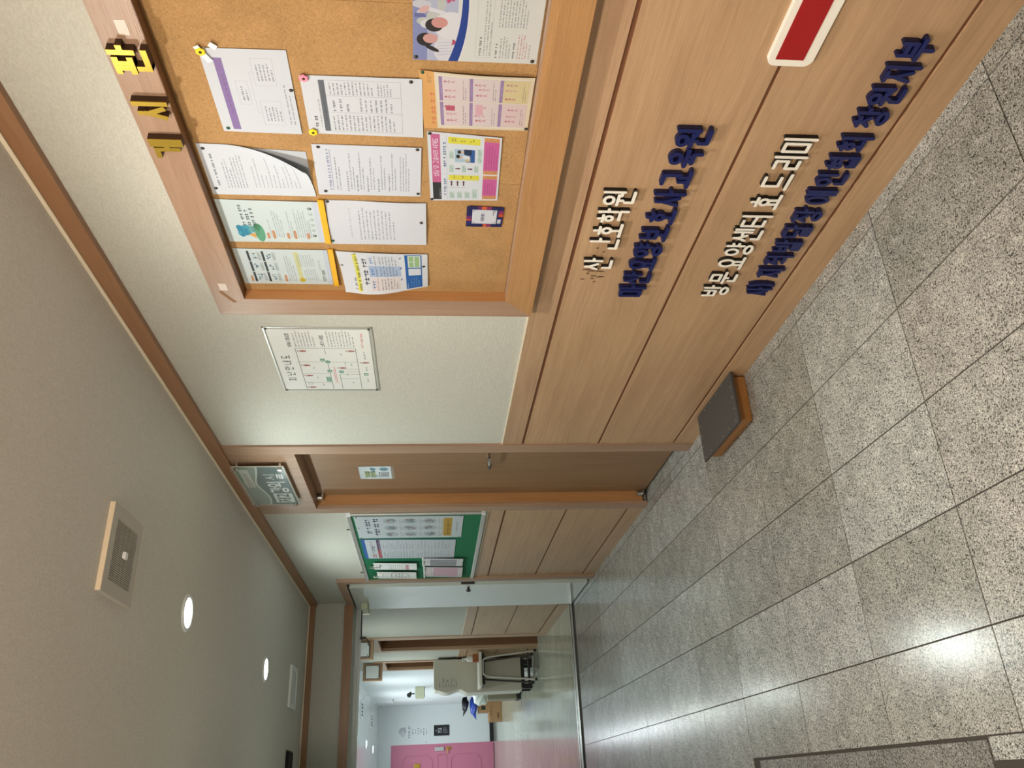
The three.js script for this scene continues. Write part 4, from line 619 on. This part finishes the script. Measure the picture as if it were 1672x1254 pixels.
// ------------------------------------------------------------------ far corridor: projecting room signs
for (const [z, x0, lab] of [[-9.84, 1.38, 'projecting wooden room sign above the first far door'], [-11.78, 1.37, 'projecting wooden room sign above the second far door']]) {
  const g = grp('projecting_sign', lab, 'sign', [1.594, 2.02, z], 0, 'projecting room signs'), w = 1.594 - x0;
  obj('sign_box', bx(-w, 0, 0, .26, -.09, 0, 'x', .002), M.rail, g);
  obj('white_plate', bx(-w + .03, -.03, .045, .22, .008, .014, 'x', .002), M.white, g); obj('dark_backing', bx(-w + .022, -.022, .037, .228, 0, .008), M.black, g);
  for (const x of [-w + .045, -.045]) obj('screw_head', cyl(.006, .006, .004, x, .062, .015, 'z', 10), M.black, g);
}
{ // beige moulded machine with a wavy side
  const g = grp('kiosk_machine', 'beige moulded machine with a wavy side behind the desk', 'machine', [1.385, 0, -11.55]);
  const s = new THREE.Shape(); s.moveTo(.178, .16); s.lineTo(.178, 1.29); s.quadraticCurveTo(.178, 1.31, .158, 1.31); s.lineTo(-.16, 1.31); s.quadraticCurveTo(-.185, 1.31, -.19, 1.28); s.bezierCurveTo(-.20, 1.22, -.225, 1.2, -.222, 1.15); s.bezierCurveTo(-.22, 1.08, -.18, 1.05, -.185, .98); s.bezierCurveTo(-.19, .93, -.23, .91, -.235, .87); s.lineTo(-.225, .16);
  const body = obj('body_shell', prep(new THREE.ExtrudeGeometry(s, { depth: .36, bevelEnabled: true, bevelSize: .012, bevelThickness: .012, bevelSegments: 3, curveSegments: 10 }).translate(0, 0, -.30)), M.beige, g);
  const tex = printed(256, 128, (c, w, h) => { fill(c, '#cbc7ba', 0, 0, w, h); box(c, '#6b6a66', 6, 8, 110, 112, 3); fine(c, 14, 30, 90, 5, 18, '#5d5c58', .5); fine(c, 130, 30, 110, 2, 26, '#5d5c58', .6); fine(c, 130, 86, 110, 3, 14, '#77756f', .5); });
  const d = sh(new THREE.Mesh(new THREE.PlaneGeometry(.13, .26).rotateZ(0).translate(-.10, 1.13, .0735), std({ map: tex, roughness: .5 }))); d.name = 'printed_label'; body.add(d);
  obj('black_plinth', [bx(-.20, .17, .10, .16, -.3, .05), bx(-.215, -.15, 0, .12, -.02, .06, 'x', .006), bx(.09, .16, 0, .12, -.02, .06, 'x', .006), bx(-.2, .17, .02, .05, .0, .04), bx(-.215, -.15, 0, .12, -.3, -.24), bx(.09, .16, 0, .12, -.3, -.24)], M.black, g);
  obj('side_handle', bx(.19, .204, .8, 1.22, -.28, -.2, 'x', .006), M.black, g);
}
{ // small white-topped desk with bent tube legs
  const g = grp('folding_desk', 'small white-topped desk with bent grey tube legs in the far corridor', 'desk', [1.375, 0, -10.98]);
  const t = obj('table_top', bx(-.215, .205, .705, .745, -.38, .06, 'x', .01), M.deskTop, g);
  obj('apron', bx(-.19, .19, .665, .705, -.36, .02), M.black, g);
  for (const z of [.03, -.32]) obj('leg_frame', tube([[-.155, 0, z + .03], [-.10, .62, z], [-.085, .67, z], [-.06, .69, z], [.10, .69, z], [.125, .67, z], [.14, .62, z], [.20, 0, z + .03]], .0125, 60, 8, false, .05), z > 0 ? M.alu : M.darkSteel, g);
  for (const [x, z] of [[-.155, .06], [.2, .06], [-.155, -.29], [.2, -.29]]) obj('rubber_foot', cyl(.017, .017, .03, x, .015, z), M.rubber, g);
  obj('cross_bar', tube([[-.147, .11, .045], [.19, .11, .045]], .009, 4, 8), M.darkSteel, g);
}
{
  const g = grp('sanitizer_stand', 'brown wooden block holding the pump bottle on the desk', 'box', [1.51, .745, -10.98]);
  obj('wood_block', bx(-.05, .05, 0, .072, -.05, .05, 'x', .004), M.clayBrown, g);
  const b = grp('pump_bottle', 'white pump bottle of sanitizer standing on the desk', 'bottle', [1.505, .817, -10.98]);
  obj('bottle_body', prep(new THREE.LatheGeometry([[0, 0], [.036, 0], [.04, .01], [.04, .06], [.03, .078], [.014, .084], [.014, .095]].map((p) => new THREE.Vector2(...p)), 24)), M.soap, b);
  obj('pump_head', [cyl(.016, .016, .014, 0, .1, 0), cyl(.005, .005, .025, 0, .118, 0), bx(-.035, .012, .126, .137, -.009, .009, 'x', .003)], M.white, b);
}
{
  const g = grp('waste_bin', 'olive-beige waste bin with black base behind the moulded machine', 'bin', [1.35, 0, -13.2]);
  obj('bin_body', bx(-.16, .16, .06, .50, -.16, .16, 'x', .02), M.olive, g); obj('black_base', bx(-.165, .165, 0, .065, -.165, .165, 'x', .008), M.black, g);
  const lump = (geo, amp, f) => { const p = geo.attributes.position; for (let i = 0; i < p.count; i++) { const x = p.getX(i), y = p.getY(i), z = p.getZ(i), n = 1 + amp * (Math.sin(x * f + y * f * .7) * Math.cos(z * f * 1.3 + y * f) + .6 * Math.sin(y * f * 2.1 + x * f * 1.7)); p.setXYZ(i, x * n, y * n, z * n); } geo.computeVertexNormals(); return prep(geo); };
  const liner = grp('plastic_bag', 'white plastic bag bulging over the waste bin', 'bag', [1.29, .50, -13.15]); obj('bag_body', lump(new THREE.IcosahedronGeometry(.15, 5), .07, 26).scale(1.0, .72, 1).translate(-.02, .122, 0), M.bagWhite, liner); obj('bag_knot', lump(new THREE.IcosahedronGeometry(.04, 3), .2, 60).translate(-.13, .06, .06), M.bagWhite, liner);
  const b1 = grp('cardboard_box', 'lower brown cardboard box on the far corridor floor', 'box', [1.36, 0, -16.9], 0, 'cardboard boxes'); obj('carton', bx(-.22, .2, 0, .25, -.2, .15, 'x', .003), M.cardboard, b1); obj('flap_seam', bx(-.22, .2, .178, .182, .15, .1508), M.brown, b1); obj('printed_mark', [bx(-.17, -.07, .05, .09, .15, .1508), bx(-.12, .06, .2, .215, .15, .1508)], M.brown, b1);
  const b2 = grp('cardboard_box', 'upper smaller cardboard box with black tape under the blue bag', 'box', [1.46, .25, -16.9], 0, 'cardboard boxes'); obj('carton', bx(-.15, .13, 0, .20, -.18, .13, 'x', .003), M.cardboard, b2); obj('black_tape', bx(-.11, -.04, .06, .14, .13, .1308), M.black, b2);
  const bb = grp('plastic_bag', 'blue plastic bag lying on the cardboard boxes', 'bag', [1.43, .45, -16.85]); obj('bag_body', lump(new THREE.IcosahedronGeometry(.15, 5), .08, 22).scale(1.15, .5, 1).translate(0, .088, 0), M.bagBlue, bb); obj('bag_ear', [prep(new THREE.ConeGeometry(.04, .12, 10).rotateZ(1.9).translate(-.2, .06, .02))], M.bagBlue, bb);
  const bk = grp('plastic_bag', 'black plastic bag on top of the blue bag', 'bag', [1.47, .622, -16.88]); obj('bag_body', lump(new THREE.IcosahedronGeometry(.12, 5), .1, 25).scale(1.15, .55, 1).translate(0, .078, 0), M.bagBlack, bk); obj('bag_ear', prep(new THREE.ConeGeometry(.04, .14, 10).rotateZ(1.2).translate(-.16, .1, 0)), M.bagBlack, bk);
}
{ // unit on the far wall
  const g = grp('emergency_unit', 'pale green emergency light unit on the far corridor wall', 'emergency light', [1.5, 1.47, -14.9]);
  obj('unit_box', bx(-.08, .1, 0, .15, -.1, .1, 'x', .012), M.beigeGreen, g); obj('lamp_arm', [cyl(.012, .012, .08, 0, .19, 0), bx(-.03, .03, .22, .25, -.03, .03, 'x', .006), cyl(.03, .04, .05, -.02, .26, .02, 'z')], M.black, g); obj('bracket', [bx(-.09, .1, .15, .165, -.03, .03), bx(-.05, .1, -.012, 0, -.05, .05)], M.white, g);
}
{ // signs on the far end wall
  const g = grp('black_wall_sign', 'black rounded sign with white picture on the far white wall', 'sign', [1.165, .96, -19.2]);
  const tex = printed(192, 280, (c, w, h) => { fill(c, '#15171d', 0, 0, w, h); c.strokeStyle = '#d8dce2'; c.lineWidth = 8; c.strokeRect(52, 70, 84, 60); c.beginPath(); c.moveTo(40, 60); c.lineTo(150, 140); c.stroke(); fine(c, 30, 170, 130, 4, 26, '#c9ced6', .6); ell(c, '#e8e8ea', 96, 26, 8, 8); });
  obj('sign_board', bx(-.108, .108, 0, .335, 0, .012, 'x', .03), M.black, g); const s = sh(new THREE.Mesh(new THREE.PlaneGeometry(.18, .29).translate(0, .167, .0135), std({ map: tex, roughness: .4 }))); s.name = 'printed_face'; g.add(s);
  const t = grp('wall_decal', 'grey text and logo decal above the black far sign', 'decal', [1.16, 1.32, -19.199]);
  const tx = printed(256, 640, (c, w, h) => { fill(c, '#e6ebec', 0, 0, w, h); poly(c, '#b9bec2', [[90, 40], [150, 20], [200, 60], [205, 150], [110, 160], [70, 110]]); ell(c, '#cfd4d7', 90, 100, 50, 40); fine(c, 20, 205, 220, 1, 40, '#4b4f55', .8, 1); fill(c, '#b9bec2', 20, 232, 216, 3); for (const [y, k] of [[270, 90], [320, 60], [370, 90], [420, 60], [470, 130], [520, 110]]) fine(c, 128 - k / 2, y, k, 1, 36, '#565a60', .7, 1); fill(c, '#b9bec2', 20, 600, 216, 3); });
  const p = sh(new THREE.Mesh(new THREE.PlaneGeometry(.3, .76).translate(0, .38, .002), std({ map: tx, roughness: .55 }))); p.name = 'printed_sheet'; t.add(p);
  const sw = grp('light_switch', 'small light switch right of the pink door', 'switch', [.945, 1.44, -19.2]); obj('switch_plate', bx(-.025, .025, 0, .06, 0, .01, 'x', .004), M.white, sw); obj('rocker', bx(-.012, .012, .015, .045, .01, .014, 'x', .002), M.alu, sw);
}

// ------------------------------------------------------------------ downlights
for (const [x, z, h, col, cd, beam, pen, lab] of LAMPS) {
  const l = grp('ceiling_downlight', lab, 'ceiling light', [x, h, z], 0, 'recessed ceiling downlights');
  const ring = new THREE.LatheGeometry([[.064, -.001], [.066, -.008], [.078, -.007], [.084, 0]].map((p) => new THREE.Vector2(...p)), 40);
  obj('trim_ring', ring, M.white, l);
  const lens = obj('lens', cyl(.065, .065, .004, 0, -.003, 0, 'y', 40), std({ color: 0xffffff, emissive: rgb(...col), emissiveIntensity: 26, roughness: .5 }), l);
  lens.castShadow = false;
  const s = new THREE.SpotLight(rgb(...col), cd, 0, beam * D, pen, 2); s.position.set(0, -.012, 0); s.target.position.set(0, -2, 0); s.castShadow = true; s.shadow.radius = 3; s.shadow.bias = -0.0005; s.name = 'lamp_light';
  l.add(s, s.target); s.target.name = 'lamp_aim';
}
for (const [x, z, cd] of LOBBY) {                   // opal ceiling luminaire of the lobby, outside the frame
  const l = grp('ceiling_luminaire', 'warm opal ceiling luminaire of the lobby, left of the camera', 'ceiling light', [x, CH, z]);
  obj('base_tray', bx(-.2, .2, -.02, 0, -.2, .2, 'x', .004), M.white, l);
  const op = obj('opal_diffuser', bx(-.18, .18, -.075, -.02, -.18, .18, 'x', .012), std({ color: 0xffffff, emissive: rgb(...WARM), emissiveIntensity: 4, roughness: .5 }), l); op.castShadow = false;
  const p = new THREE.PointLight(rgb(...WARM), cd, 0, 2); p.position.set(0, -.15, 0); p.castShadow = true; p.shadow.radius = 6; p.name = 'lamp_light'; l.add(p);
}
renderer.render(scene, camera);
